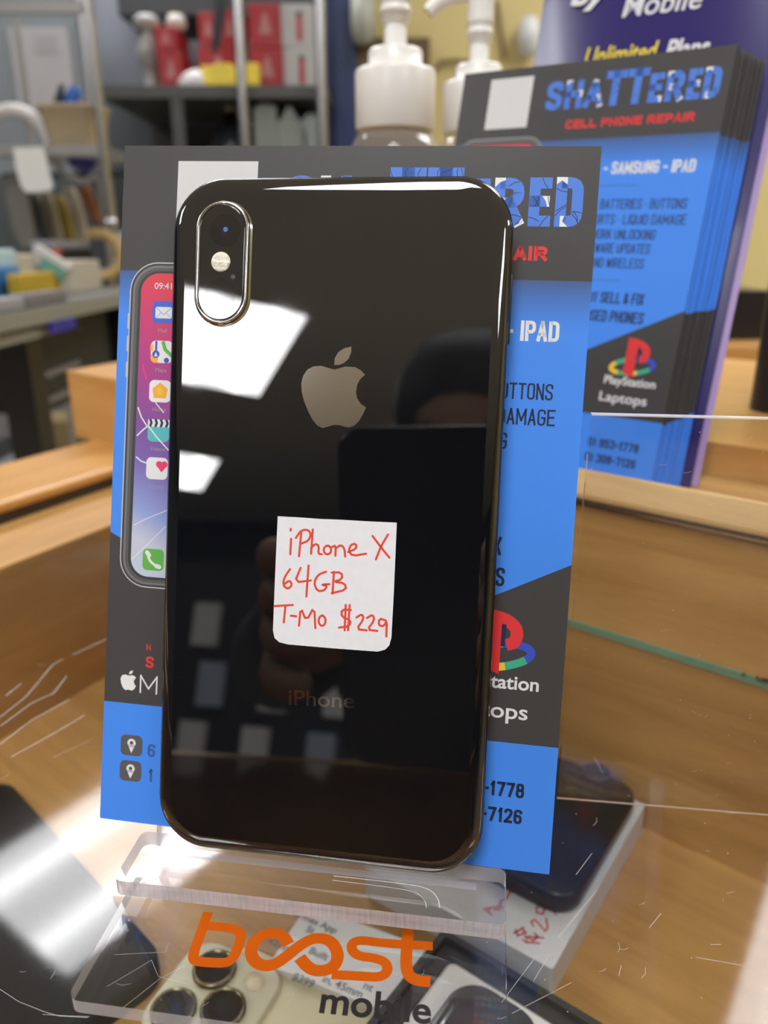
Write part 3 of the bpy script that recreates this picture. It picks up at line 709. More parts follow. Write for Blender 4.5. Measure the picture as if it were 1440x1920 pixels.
    for cy in (134.4, 140.4):
        b.rrect(4.4, -cy - 2.4, 9.6, -cy + 2.4, 1.2, M_IGREY, 0.04)
        b.disc(7.0, -cy + 0.55, 1.0, M_IWHITE, 0.05); b.poly([(6.1, -cy + 0.2), (7.9, -cy + 0.2), (7.0, -cy - 1.8)], M_IWHITE, 0.05); b.disc(7.0, -cy + 0.6, 0.42, M_IGREY, 0.06)
    done(b, 'map_pin')
    b = B()   # console emblem
    def el(a0, a1, m, h):
        c, s = math.cos(0.16), math.sin(0.16)
        q = [(87.2 + 7.6 * math.cos(t) * c - 2.5 * math.sin(t) * s, -106.1 + 7.6 * math.cos(t) * s + 2.5 * math.sin(t) * c) for t in [math.radians(a0 + (a1 - a0) * i / 10) for i in range(11)]]
        b.ribbon(q, 1.7, m, h, cap=False)
    el(-60, 75, M_IPBLUE, 0.040); el(75, 140, M_IGREEN, 0.042); el(140, 232, M_IYELLOW, 0.044); el(228, 262, M_IGREEN, 0.046); el(258, 284, M_IYELLOW, 0.047); el(284, 325, M_IGREEN, 0.048)
    b.poly([(84.4, -96.0), (88.2, -97.0), (88.2, -110.0), (84.2, -108.8)], M_IRED, 0.06)
    b.ribbon(smooth([(85.6, -97.4), (89.4, -98.2), (91.6, -100.2), (91.2, -103.0), (89.4, -103.6)], 2), 2.6, M_IRED, 0.062, cap=False)
    b.ribbon([(88.7, -99.2), (88.6, -104)], 0.9, M_ICRACK, 0.066, cap=False)
    done(b, 'console_emblem')
    b = B()   # picture of a cracked phone
    b.rrect(2.5, -97.7, 38.4, -25.2, 6.4, M_ISILVER, 0.03); b.rrect(2.75, -97.45, 38.15, -25.45, 6.1, mat('ink_bezel_dark', (0.035, 0.035, 0.038), 0.42), 0.034); b.rrect(3.2, -97.0, 37.7, -25.9, 5.7, mat('ink_silver_dark', (0.17, 0.17, 0.18), 0.42), 0.036); b.rrect(3.7, -96.5, 37.2, -26.4, 5.3, M_IGREY, 0.038); b.rrect(4.4, -95.8, 36.5, -27.1, 4.7, MATS['ink_bezel_dark'], 0.040)
    for v in (36.5, 41.5, 47.2): b.rrect(2.2, -v - 3.4, 2.6, -v, 0.15, M_ISILVER, 0.03)
    b.rrect(5.1, -95.2, 35.8, -27.6, 4.1, M_SCREEN, 0.042)
    b.text('09:41', M_IWHITE, (8.2, -31.0), height=1.35, h=0.05)
    def icon(v, m, name):
        b.rrect(7.9, -v - 4.9, 12.9, -v, 1.1, m, 0.05); b.text(name, M_ILGREY, (10.4, -v - 6.9), height=0.9, h=0.05, centre=True)
    icon(33.6, M_IMAIL, 'Mail'); b.rrect(8.6, -37.4, 12.4, -34.9, 0.3, M_IWHITE, 0.055); b.ribbon([(8.7, -35.0), (10.5, -36.6), (12.3, -35.0)], 0.16, M_ISKY, 0.06); b.ribbon([(8.7, -37.3), (9.9, -36.2)], 0.12, M_ISKY, 0.06); b.ribbon([(12.3, -37.3), (11.1, -36.2)], 0.12, M_ISKY, 0.06)
    icon(42.3, M_IWHITE, 'Maps'); b.poly([(7.9, -45.4), (9.6, -45.0), (9.6, -47.2), (8.6, -47.2), (7.9, -46.4)], M_IORANGE, 0.055); b.ribbon([(10.6, -42.4), (11.2, -44.2), (12.8, -45.6)], 0.8, M_ILIME, 0.055, cap=False); b.ribbon([(8.1, -43.2), (8.1, -44.6)], 0.7, M_IORANGE, 0.055, cap=False); b.ribbon([(9.1, -42.4), (9.1, -45)], 0.5, M_IPBLUE, 0.057, cap=False); b.disc(9.1, -45.3, 0.85, M_IPBLUE, 0.058); b.poly([(9.1, -44.8), (9.5, -45.8), (8.7, -45.8)], M_IWHITE, 0.062); b.disc(11.6, -46.6, 0.6, M_IPBLUE, 0.058)
    icon(51.0, M_IWHITE, 'Home'); b.poly([(8.6, -52.9), (10.4, -51.5), (12.2, -52.9), (11.8, -55.0), (9.0, -55.0)], M_IORANGE, 0.055); b.disc(10.4, -53.5, 0.8, M_IYELLOW, 0.06)
    icon(59.8, M_ITEAL, 'Videos'); b.rrect(7.9, -61.4, 12.9, -59.7, 0.2, M_IWHITE, 0.055)
    for k in range(4): b.poly([(8.1 + k * 1.25, -59.7), (8.7 + k * 1.25, -59.7), (9.0 + k * 1.25, -60.5), (8.7 + k * 1.25, -61.4), (8.1 + k * 1.25, -61.4), (8.4 + k * 1.25, -60.5)], M_ICRACK, 0.06)
    icon(68.2, M_IWHITE, 'Health'); b.disc(10.9, -69.7, 0.75, M_IPINK, 0.055); b.disc(12.1, -69.7, 0.75, M_IPINK, 0.056); b.poly([(10.2, -69.9), (12.8, -69.9), (11.5, -71.5)], M_IPINK, 0.057)
    icon(88.8, M_ILIME, ''); b.ribbon(smooth([(9.0, -89.8), (9.5, -91.6), (11.6, -92.9)], 2), 0.55, M_IWHITE, 0.055); b.ribbon([(8.9, -89.7), (9.4, -90.3)], 1.0, M_IWHITE, 0.057); b.ribbon([(11.2, -92.6), (11.9, -92.8)], 1.0, M_IWHITE, 0.057)
    for q, w in (([(5.4, -57.2), (6.3, -59.4), (7.6, -61.2)], 0.3), ([(5.4, -63.6), (6.8, -62.2), (8.0, -61.2), (10, -63.6), (13, -66.5)], 0.3), ([(5.4, -68.3), (6.6, -69.2), (8.0, -69.6)], 0.3), ([(8.4, -54.4), (9.8, -56.4), (11.5, -58.2)], 0.22),
                 ([(5.4, -83.8), (8.6, -82.0), (14, -79.5)], 0.16), ([(5.2, -91.6), (8.2, -88.6), (13, -83.5)], 0.16)): b.ribbon(q, w, M_IWHITE, 0.07, cap=False)
    b.ribbon([(6.2, -47.8), (6.6, -49.4), (7.2, -51)], 0.35, M_IPINK, 0.07)
    done(b, 'phone_picture')
FCW, FCH = 101.6, 152.4
def flyer_card(name, M4, thick, label, group=None, art=True):
    e = bpy.data.objects.new(name, None); COL.objects.link(e); e.empty_display_size = 0.01; e.matrix_world = M4
    tag(e, label, 'flyer', group)
    b = MB(); b.box((0, -FCH, -thick), (FCW, 0, 0), M_CARD); b.build('card', e, m4=M4)
    if art: flyer_art(e, M4)
    return e
# the flyer behind the smartphone
c0 = on_plane(234, 273, FP.o - FP.n * 4.6, FP.n); c1 = on_plane(1127, 274, FP.o - FP.n * 4.6, FP.n); c2 = on_plane(207, 1548, FP.o - FP.n * 4.6, FP.n)
FF1 = Frame(c0, c1 - c0, c0 - c2)
k_ = Matrix.Diagonal((1.0105, 1.0015, 1.0, 1.0))
flyer_card('flyer', FF1.mat() @ k_, 0.4, 'blue and black phone repair flyer standing between the smartphone and the acrylic stand')

# the stack of flyers leaning behind the case lip
yaw, lean, roll = math.radians(34.5), math.radians(12.4), math.radians(1.1)
hx = Vector((math.cos(yaw), -math.sin(yaw), 0)); bk = Vector((math.sin(yaw), math.cos(yaw), 0))
up = Vector((0, 0, 1)) * math.cos(lean) + bk * math.sin(lean)
FK = Frame((32.2, 345.9, 201.2), hx * math.cos(roll) - up * math.sin(roll), hx * math.sin(roll) + up * math.cos(roll))
NST = 22
rs = random.Random(11)
ordn = 'second third fourth fifth sixth seventh eighth ninth tenth eleventh twelfth thirteenth fourteenth fifteenth sixteenth seventeenth eighteenth nineteenth twentieth twenty-first last'.split()
lead = flyer_card('flyer', FK.mat(), 0.45, 'foremost flyer of the leaning stack, its whole blue and black front showing', 'stacked flyers')
M0 = lead.matrix_world.copy()
cardmesh = [c for c in lead.children if c.name.startswith('card')][0]
for i in range(1, NST):
    dx, dy = rs.uniform(-0.5, 0.5) + 0.17 * i, rs.uniform(-0.45, 0.15) - (1.0 if i > 1 else 0.4) + 0.29 * i
    a = 0.0012 * i + rs.uniform(-0.002, 0.002)
    M4 = M0 @ Matrix.Translation(Vector((dx, dy, -1.3 * i)) * MM) @ Matrix.Rotation(-a * 0.4, 4, 'Y') @ Matrix.Rotation(rs.uniform(-0.002, 0.002), 4, 'Z')
    e = lead.copy(); COL.objects.link(e); e.matrix_world = M4
    lab = ordn[i - 1]
    e['label'] = ('last flyer of the leaning stack, against the purple brochures' if lab == 'last' else '%s flyer from the front of the leaning stack, only its edge showing' % lab)
    c = cardmesh.copy(); COL.objects.link(c); c.parent = e; c.matrix_parent_inverse = Matrix(); c.matrix_local = Matrix()

# purple brochures behind the flyers
M_PURP = mat('purple_glossy_print', (0.030, 0.022, 0.15), 0.22, spec=0.4, coat=0.1)
M_LILAC = mat('lilac_page_edge', (0.42, 0.30, 0.62), 0.3); M_LBLUE = mat('light_blue_print', (0.10, 0.38, 0.80), 0.3)
def brochure(o, w, hgt, m, label, bow, text, edge, dyaw=0.0):
    x = hx * math.cos(dyaw) - bk * math.sin(dyaw); n_ = bk * math.cos(dyaw) + hx * math.sin(dyaw)
    u_ = Vector((0, 0, 1)) * math.cos(lean) + n_ * math.sin(lean)
    fr = Frame(o, x * math.cos(0.02) - u_ * math.sin(0.02), x * math.sin(0.02) + u_ * math.cos(0.02))
    e = thing('brochure', label, 'brochure', fr, 'purple brochures behind the flyers')
    N = 24
    def zb(a): t = a / w * 2 - 1; return -bow * (abs(t) ** 2.6)
    vs = []; fs = []
    for j, yy in enumerate((0, hgt)):
        for i in range(N + 1): a = w * i / N; vs.append((a, yy, zb(a)))
    for j, yy in enumerate((0, hgt)):
        for i in range(N + 1): a = w * i / N; vs.append((a, yy, zb(a) - 0.5))
    n1 = N + 1
    b = MB()
    b.add(vs, [(i, i + 1, n1 + i + 1, n1 + i) for i in range(N)], m, True)
    b.add(vs, [(2 * n1 + i, 3 * n1 + i, 3 * n1 + i + 1, 2 * n1 + i + 1) for i in range(N)], m, True)
    b.add(vs, [(0, n1, 3 * n1, 2 * n1), (N, 2 * n1 + N, 3 * n1 + N, n1 + N)] + [(i, 2 * n1 + i, 2 * n1 + i + 1, i + 1) for i in range(N)] + [(n1 + i, n1 + i + 1, 3 * n1 + i + 1, 3 * n1 + i) for i in range(N)], edge)
    b.build('page', e, fr)
    if text:
        b = MB()
        def T(s, mm, px0, px1, **k):
            p = fr.px(*px0); q = fr.px(*px1)
            b.text(s, mm, p, w=math.hypot(q[0] - p[0], q[1] - p[1]), xdir=(q[0] - p[0], q[1] - p[1]), ydir=(-(q[1] - p[1]) + 0.12 * (q[0] - p[0]), q[0] - p[0]), h=0.25, **k)
        T('by', M_IWHITE, (1070, 10), (1135, 4), height=7.5, bold=0.05)
        T('Mobile', M_IWHITE, (1166, 33), (1313, 15), height=7.6, bold=0.01)
        T('Unlimited', ink('lemon', (0.85, 0.66, 0.06)), (1094, 124), (1226, 112), height=6.8, bold=0.02)
        T('Plans', M_IWHITE, (1246, 111), (1326, 104), height=6.8, bold=0.03)
        b.build('lettering', e, fr)
    return e
pb = FK.world(12.5, -150, -30.5)
brochure(Vector((pb.x, pb.y, 50.2)), 96, 250, M_PURP, 'glossy purple wireless plan brochure with white and yellow lettering, behind the flyer stack', 3.5, True, M_PURP)
pb2 = pb + bk * 4.2 + hx * 2.0
brochure(Vector((pb2.x, pb2.y, 50.2)), 96, 250, M_LILAC, 'lilac edged brochure tucked close behind the lettered purple one', 2.5, False, M_LILAC)
pb3 = pb + bk * 7.4 - hx * 2.5
brochure(Vector((pb3.x, pb3.y, 50.2)), 96, 250, M_LBLUE, 'light blue edged brochure at the very back of the brochure pile', 1.5, False, M_LBLUE)

# ------------------------------------------------------------------ upright acrylic sheet beside the stand
A0 = on_z(1070, 1500, 0); A1 = on_z(1440, 1530, 0)
ad = (A1 - A0).normalized(); FA = Frame((A0.x - ad.x * 3.5, A0.y - ad.y * 3.5, 0), ad, (0, 0, 1))
hA = FA.px(1300, 784)[1]
t = thing('acrylic_sign_holder', 'wide clear acrylic sign holder standing upright on the glass beside the blue flyer', 'sign holder', FA)
b = MB(); b.box((0, 0.2, -2.2), (150, hA, 0), M_ACR); b.build('panel', t, FA)
M_TOPEDGE = sheet('pale_acrylic_edge', (0.8, 0.78, 0.76), 0.2, 1.6, haze=0.65, haze_col=(0.9, 0.86, 0.82))
b = MB(); b.box((0, hA, -2.2), (150, hA + 0.25, 0), M_TOPEDGE); b.build('top_edge', t, FA)
b = MB(); b.box((0, 0.05, -0.5), (150, 0.16, 0), mat('copper_bevel', (0.40, 0.27, 0.20), 0.4)); b.build('bottom_edge', t, FA)
b = MB(); b.box((0.5, 0.05, -15), (150, 2.0, -2.3), M_ACR); b.build('foot', t, FA)
# the scratch/dust specks on the sheet
b = MB()
for _ in range(46):
    x, y = random.uniform(1090, 1440), random.uniform(800, 1490); p = FA.px(x, y)
    if random.random() < 0.6: b.disc(p[0], p[1], random.uniform(0.05, 0.13), M_SCR, 0.03, n=6)
    else:
        a = random.uniform(-1, 2); b.ribbon([p, (p[0] + 0.8 * math.cos(a), p[1] + 0.5 * math.sin(a)), (p[0] + 1.7 * math.cos(a + 0.4), p[1] + 0.9 * math.sin(a + 0.4))], 0.06, M_SCR, 0.03, cap=False)
tag(b.build('dust_specks', t, FA), None, kind='stuff')

# ------------------------------------------------------------------ things inside the case
ZB = -80.0
M_BOXW = mat('white_box_card', (0.66, 0.67, 0.68), 0.6, noise=0.12, nscale=900)
def on_case(name, label, cat, px0, px1, z): 
    p = on_z(*px0, z); q = on_z(*px1, z); d = q - p
    fr = Frame((p.x, p.y, ZB), d, Vector((-d.y, d.x, 0)))
    return fr, d.length
# white box: front edge runs from the corner at (1040,1820) up-left, long side runs up-right to (1212,1500)
ZT = -67.0
pA = on_z(1036, 1818, ZT); pB = on_z(1224, 1484, ZT)
d = (pB - pA); fr = Frame((pA.x, pA.y, ZB), d, Vector((-d.y, d.x, 0)))
BL, BWd = d.length - 9.0, 70.0
box = thing('phone_box', 'white phone box with red handwriting lying inside the case under a black phone', 'box', fr)
b = MB(); b.prism(rrect(0, 0, BL, BWd, 0.8, 3), 0.05, ZT - ZB, M_BOXW); b.build('carton', box, fr)
b = MB()
FX = fr.off(ZT - ZB)
def hb(L): b.ribbon([FX.px(780 + x / 3.6, 1600 + y / 3.6) for x, y in L], 0.75, mat('faded_red_marker', (0.55, 0.12, 0.12), 0.6), 0.06)
for L in ([(512, 418), (458, 378), (525, 362)], [(490, 402), (498, 368)], [(530, 385), (548, 360), (562, 385)], [(560, 352), (582, 368)], [(568, 345), (575, 318), (605, 312), (635, 262)], [(575, 228), (650, 262)],
          [(662, 540), (726, 503)], [(684, 562), (742, 530)], [(672, 518), (690, 560)], [(716, 505), (740, 545)], [(722, 585), (752, 605), (742, 562), (790, 590), (822, 562), (800, 540)], [(728, 560), (860, 572)], [(740, 600), (830, 608)],
          [(792, 492), (776, 462), (800, 448), (842, 490), (872, 528), (888, 505), (878, 440)], [(858, 412), (815, 402), (812, 365), (848, 358), (868, 382), (852, 410)], [(850, 360), (905, 375), (945, 412)]): hb(L)
b.build('handwriting', box, FX)
M_PHB = mat('black_gloss_phone', (0.012, 0.012, 0.013), 0.25, spec=0.4)
def case_phone(fr, label, w, l, tk, m, z0):
    e = thing('smartphone', label, 'smartphone', fr.off(z0))
    f2 = fr.off(z0)
    b = MB(); b.rings([[(x, y, z) for x, y in rrect(i, i, l - i, w - i, max(1, 9.5 - i), 8)] for i, z in ((1.2, 0.05), (0.2, 0.8), (0, 2.2), (0, tk - 2.4), (0.3, tk - 0.9), (1.2, tk - 0.15), (2.2, tk))], m)
    b.build('body', e, f2)
    return e, f2
# black phone on the white box
pC = FX.px(1092, 1707, 8); pD = FX.px(1133, 1668, 8); pE = FX.px(1178, 1478, 8)
fr2 = Frame(FX.world(pC[0], max(2.0, pD[1] + 1.5), 0), FX.x, FX.y)
e, f2 = case_phone(fr2, 'black phone lying face down on the white box inside the case', 64, min(pE[0] + 14, BL - 1) - pC[0], 8.0, M_PHB, 0.1)
b = MB(); ll = f2.px(1130, 1445, 8); b.lathe([(5.5, 8.0), (5.3, 9.2), (4.4, 9.6), (0.2, 9.5)], mat('lens_ring_black', (0.02, 0.02, 0.025), 0.15), (ll[0] - 3, ll[1] + 1.5, 0), 24); b.build('lens', e, f2)
# big black phone on the left
zt = -71.0
q0 = on_z(318, 1800, zt); q1 = on_z(5, 1448, zt)
d = q1 - q0; fr = Frame((q0.x, q0.y, ZB), d, Vector((-d.y, d.x, 0)))
e, f2 = case_phone(fr, 'large black phone under the glass beside the gold phone, partly under the clear stand', 78, 126, 9.0, mat('black_case_matte', (0.012, 0.012, 0.014), 0.6, spec=0.2), 0.1)
b = MB(); b.rrect(4, 4, 122, 74, 7, mat('dark_screen', (0.008, 0.008, 0.009), 0.5, spec=0.15), 9.02); b.build('screen', e, f2)
# gold phone with three lenses
zt = -71.5
g0 = on_z(325, 1890, zt); g1 = on_z(420, 1890, zt); sp = (g1 - g0).length
gd = on_z(770, 1922, zt) - on_z(482, 1803, zt)
gx = gd.normalized(); gy = Vector((-gx.y, gx.x, 0))
M_GOLD = mat('champagne_gold', (0.62, 0.56, 0.36), 0.35, coat=0.4); M_GOLDS = mat('gold_steel', (0.66, 0.58, 0.38), 0.25, metal=1.0); M_RIM = mat('dim_gold_rim', (0.20, 0.175, 0.11), 0.25, metal=1.0)
corner = on_z(432, 1752, zt)
GW, GL = 74.0, 118.0
frg = Frame((corner.x, corner.y, ZB) , gx, gy)
e = thing('smartphone', 'champagne gold phone with three round lenses, under the clear stand in the case', 'smartphone', frg)
b = MB(); b.rings([[(x, y, z) for x, y in rrect(i - 0, -GW + i, GL - i, -i, max(1, 10 - i), 8)] for i, z in ((1.2, 0.05), (0.1, 0.8), (0, 2), (0, 6.2), (0.2, 7), (0.8, 7.4))], M_GOLDS, True, False); 
b.rings([[(x, y, z) for x, y in rrect(i, -GW + i, GL - i, -i, max(1, 10 - i), 8)] for i, z in ((0.8, 7.4), (1.6, 7.5))], M_GOLD, False, True); b.build('body', e, frg)
def gp_(x, y, h=10.0): return frg.px(x, y, h)
cs = [gp_(325, 1890), gp_(418, 1890), gp_(402, 1815)]
b = MB(); cxx = [c[0] for c in cs] + [gp_(475, 1840)[0]]; cyy = [c[1] for c in cs] + [gp_(475, 1840)[1]]
b.rings([[(x, y, z) for x, y in rrect(min(cxx) - 8.5 + i, min(cyy) - 8.5 + i, max(cxx) + 8 - i, max(cyy) + 8 - i, 7.5, 8)] for i, z in ((0, 7.4), (0, 8.6), (0.6, 9.0))], mat('pale_gold_glass', (0.56, 0.52, 0.37), 0.2, coat=0.5)); bump2 = b.build('camera_bump', e, frg)
for c in cs:
    b = MB(); b.lathe([(6.6, 9.0), (6.6, 10.2), (6.1, 10.6), (5.7, 10.6), (5.6, 9.9), (0.2, 9.8)], M_RIM, (c[0], c[1], 0), 28); b.disc(c[0], c[1], 5.6, MATS['lens_black'], 10.0); b.disc(c[0], c[1], 2.6, M_LENS, 10.1); b.build('lens', bump2, frg)
c = gp_(477, 1836); b = MB(); b.lathe([(3.1, 9.0), (3.0, 9.4), (0.2, 9.5)], mat('gold_flash', (0.72, 0.62, 0.42), 0.3, bump=0.4, nscale=800), (c[0], c[1], 0), 20); b.build('flash', bump2, frg)
# price card with printed lines
zc_ = -70.0
k0 = on_z(502, 1812, zc_); kx = on_z(770, 1920, zc_) - k0; kx.z = 0
fr = Frame((k0.x, k0.y, zc_), kx, Vector((-kx.y, kx.x, 0)))
kh = fr.px(560, 1690)[1]
t = thing('price_card', 'white price card printed with grey lines and a price, beside the gold phone', 'price card', fr)
w_ = kx.length + 6
b = MB(); b.box((0, 0.6, -0.6), (w_, kh, 0), mat('card_white', (0.76, 0.76, 0.75), 0.6)); b.build('card', t, fr)
b = MB(); pr_ = mat('grey_print', (0.16, 0.15, 0.15), 0.6)
tx = (0.9, -0.42); ty = (0.42, 0.9)
def tline(s_, px, hgt):
    p = fr.px(*px); q = fr.px(px[0] + 120, px[1] + 52); 
    b.text(s_, pr_, p, height=hgt, xdir=(q[0] - p[0], q[1] - p[1]), ydir=(-(q[1] - p[1]), q[0] - p[0]), h=0.06, bold=0.02)
for s_, px in (('ermes App', (550, 1717)), ('St', (572, 1746)), ('(', (533, 1748)), ('42mm', (499, 1768)), ('Built', (578, 1787)), ('$399', (546, 1836)), ('in, 45mm', (603, 1840)), ('nt', (680, 1853))): tline(s_, px, 2.5)
b.build('lettering', t, fr)
# foot under the card so it rests on a shallow white box
b = MB(); b.box((0.8, 1.2, ZB - zc_ + 0.05), (w_ - 1, kh - 1, -0.7), M_BOXW); b.build('card_block', t, fr)
# open black presentation tray with white liner and a dark device
ztr = -66.0
t0 = on_z(832, 1740, ztr); t1 = on_z(1140, 1925, ztr); d = t1 - t0
fr = Frame((t0.x, t0.y, ZB), d, Vector((-d.y, d.x, 0)))
tr = thing('open_watch_box', 'open black box with white liner holding a dark round-cornered device, beside the white phone box', 'box', fr)
L_, W_, H_ = 92.0, 46.0, ztr - ZB
M_TRAY = mat('black_tray', (0.022, 0.023, 0.026), 0.4, noise=0.2, nscale=500)
b = MB()
def ringbox(i0, z0, i1, z1): return
outer = [rrect(0, -W_, L_, 0, 1.5, 3), rrect(0, -W_, L_, 0, 1.5, 3), rrect(2.2, -W_ + 2.2, L_ - 2.2, -2.2, 1.0, 3), rrect(2.6, -W_ + 2.6, L_ - 2.6, -2.6, 1.0, 3), rrect(6.5, -W_ + 6.5, L_ - 6.5, -6.5, 1.0, 3), rrect(7.0, -W_ + 7, L_ - 7, -7, 1.0, 3)]
zs = [0.05, H_, H_, H_ - 2.0, H_ - 2.6, H_ - 6]
b.rings([[(x, y, z) for x, y in o_] for o_, z in zip(outer, zs)], M_TRAY, True, True, False); b.build('tray', tr, fr)
b = MB(); b.rings([[(x, y, z) for x, y in rrect(7.4 + i, -W_ + 7.4 + i, L_ - 7.4 - i, -7.4 - i, 2.5, 5)] for i, z in ((0, H_ - 5.9), (0, H_ - 1.6), (1.0, H_ - 0.9))], mat('white_liner', (0.72, 0.72, 0.70), 0.6)); b.build('liner', tr, fr)
b = MB(); dm = fr.px(912, 1930, H_ - 1)
b.rings([[(x, y, z) for x, y in rrect(dm[0] - 13 + i, dm[1] - 17 + i, dm[0] + 14 - i, dm[1] + 10 - i, 9, 10)] for i, z in ((0, H_ - 0.8), (0, H_ + 0.6), (0.6, H_ + 1.4), (1.6, H_ + 1.4), (1.9, H_ + 1.0), (4, H_ + 0.9))], mat('graphite_device', (0.05, 0.052, 0.06), 0.15, coat=0.6)); b.build('device', tr, fr)

# ------------------------------------------------------------------ pump bottles on the wooden shelf
M_PUMP = mat('white_pump_plastic', (0.82, 0.81, 0.78), 0.28, spec=0.5)
M_CLEAR = sheet('clear_bottle', (0.90, 0.91, 0.90), 0.05, 1.45, haze=0.10)
def pump(px, Y, scale, label, spout_up, zcol):
    base = on_y(px, 400, Y); t = thing('pump_bottle', label, 'pump bottle', loc=(base.x, Y, 60.2), group='pump bottles')
    o = (base.x, Y, 60.2); hz = zcol - 60.2; s = scale
    b = MB(); b.lathe([(26 * s, 0), (28 * s, 2), (28 * s, hz * 0.72), (27 * s, hz * 0.82), (22 * s, hz * 0.93), (17 * s, hz - 1), (15 * s, hz)], M_CLEAR, o); b.build('bottle', t)
    b = MB(); z = hz
    b.lathe([(18.2 * s, z + 0.2), (18.7 * s, z + 1), (18.7 * s, z + 24 * s), (18.2 * s, z + 25.4 * s), (12.6 * s, z + 25.8 * s), (12.5 * s, z + 32.5 * s), (11.8 * s, z + 33.8 * s), (3, z + 34 * s)], M_PUMP, o); b.build('collar', t)
    b = MB(); z = hz + 34 * s
    b.lathe([(5.3 * s, z - 1), (5.1 * s, z + 10 * s), (5.0 * s, z + 10.2 * s)], M_PUMP, o, 24); b.build('stem', t)
    z += 10 * s
    b = MB(); b.lathe([(5.2 * s, z), (6.3 * s, z + 1), (6.2 * s, z + 4 * s), (7.0 * s, z + 4.4 * s), (7.0 * s, z + 6 * s), (6.4 * s, z + 6.4 * s), (6.6 * s, z + 9 * s), (7.2 * s, z + 9.4 * s), (7.0 * s, z + 11 * s), (7.2 * s, z + 20 * s), (7.6 * s, z + 27 * s), (5, z + 29 * s), (0.5, z + 29.5 * s)], M_PUMP, o, 28)
    zz_ = z + 23 * s
    P = [(2, 0, 2), (-6, 0, 1), (-14, 0, 0.2), (-22, 0, -1.0), (-28, 0, -2.8), (-31.5, 0, -5.5)] if not spout_up else [(10, 0, 5.5), (4, 0, 3), (-6, 0, 1.5), (-16, 0, -0.5), (-23, 0, -3.5), (-28, 0, -8.0)]
    b.tube([(o[0] + x * s, o[1] + y * s, o[2] + zz_ + zq * s) for x, y, zq in P], [4.0 * s, 5.0 * s, 4.6 * s, 4.2 * s, 3.8 * s, 3.3 * s], M_PUMP, 14)
    b.build('pump_head', t)
    return t
pump(740, 430, 1.06, 'larger white pump bottle with a smooth spout, on the wooden shelf nearer the flyer', False, on_y(740, 246, 430).z)
pump(888, 500, 1.05, 'white pump bottle with a hooked spout, partly hidden by the flyer stack', True, on_y(888, 252, 500).z)

# black speaker on the wooden shelf
sp0 = on_z(1392, 770, 60.3)
fr = Frame((sp0.x, sp0.y, 60.3), WD, WN)
t = thing('speaker', 'tall black speaker standing on the wooden shelf near the edge of the view', 'speaker', fr)
hs = 92
b = MB(); b.prism(rrect(0, 0, 80, 70, 14, 8), 0, hs, M_BLACK); bevel(b.build('cabinet', t, fr), 3, 3)
b = MB(); b.prism(rrect(4, 4, 76, 66, 12, 8), hs, hs + 6, mat('dark_grey_gloss', (0.05, 0.05, 0.055), 0.15)); bevel(b.build('top_panel', t, fr), 2, 3)

# ------------------------------------------------------------------ shop behind: shelving, boxes, workbench
def wx(x, y, Y): return on_y(x, y, Y)
def pbox(b, x0, y0, x1, y1, Y, dep, m, tilt=0.0):
    ym = (y0 + y1) / 2; xm = (x0 + x1) / 2
    ax, bx = wx(x0, ym, Y).x, wx(x1, ym, Y).x; z1, z0 = wx(xm, y0, Y).z, wx(xm, y1, Y).z
    b.box((ax, Y, z0), (bx, Y + dep, z1), m)
def pthing(name, label, cat, x0, y0, x1, y1, Y, dep, m, group=None, bev=3):
    b = MB(); pbox(b, x0, y0, x1, y1, Y, dep, m); o = b.build(name)
    if bev: bevel(o, bev)
    return tag(o, label, cat, group)
def pz(y, Y): return wx(720, y, Y).z
# steel shelving against the grey wall
YS = 2060
M_SHELF = mat('grey_shelf_metal', (0.075, 0.078, 0.075), 0.4, metal=0.3)
rack = thing('shelving_unit', 'grey metal shelving unit with chrome posts against the grey wall, holding red boxes', 'shelving unit', loc=(wx(400, 160, YS).x, YS + 200, ZF))
zsh = pz(160, YS)
xl, xr = wx(185, 160, YS).x, wx(612, 160, YS).x
b = MB(); b.box((xl, YS, zsh - 26), (xr, YS + 420, zsh), M_SHELF); b.build('shelf', rack)
for zz_ in (pz(430, YS), ZF + 120): 
    b = MB(); b.box((xl, YS, zz_ - 22), (xr, YS + 420, zz_), M_SHELF); b.build('shelf', rack)
for x in (172, 455, 603):
    X = wx(x, 160, YS).x
    b = MB(); b.tube([(X, YS - 14, ZF), (X, YS - 14, ZC - 260)], 13, M_CHROME, 12); b.build('post', rack)
X = wx(335, 250, YS).x
b = MB(); b.box((X - 14, YS + 4, pz(430, YS)), (X + 14, YS + 18, zsh - 26), M_SHELF); b.build('divider', rack)
b = MB(); b.box((xl, YS + 425, ZF + 100), (xr, YS + 440, zsh - 26), M_CHAR); b.build('back_panel', rack)
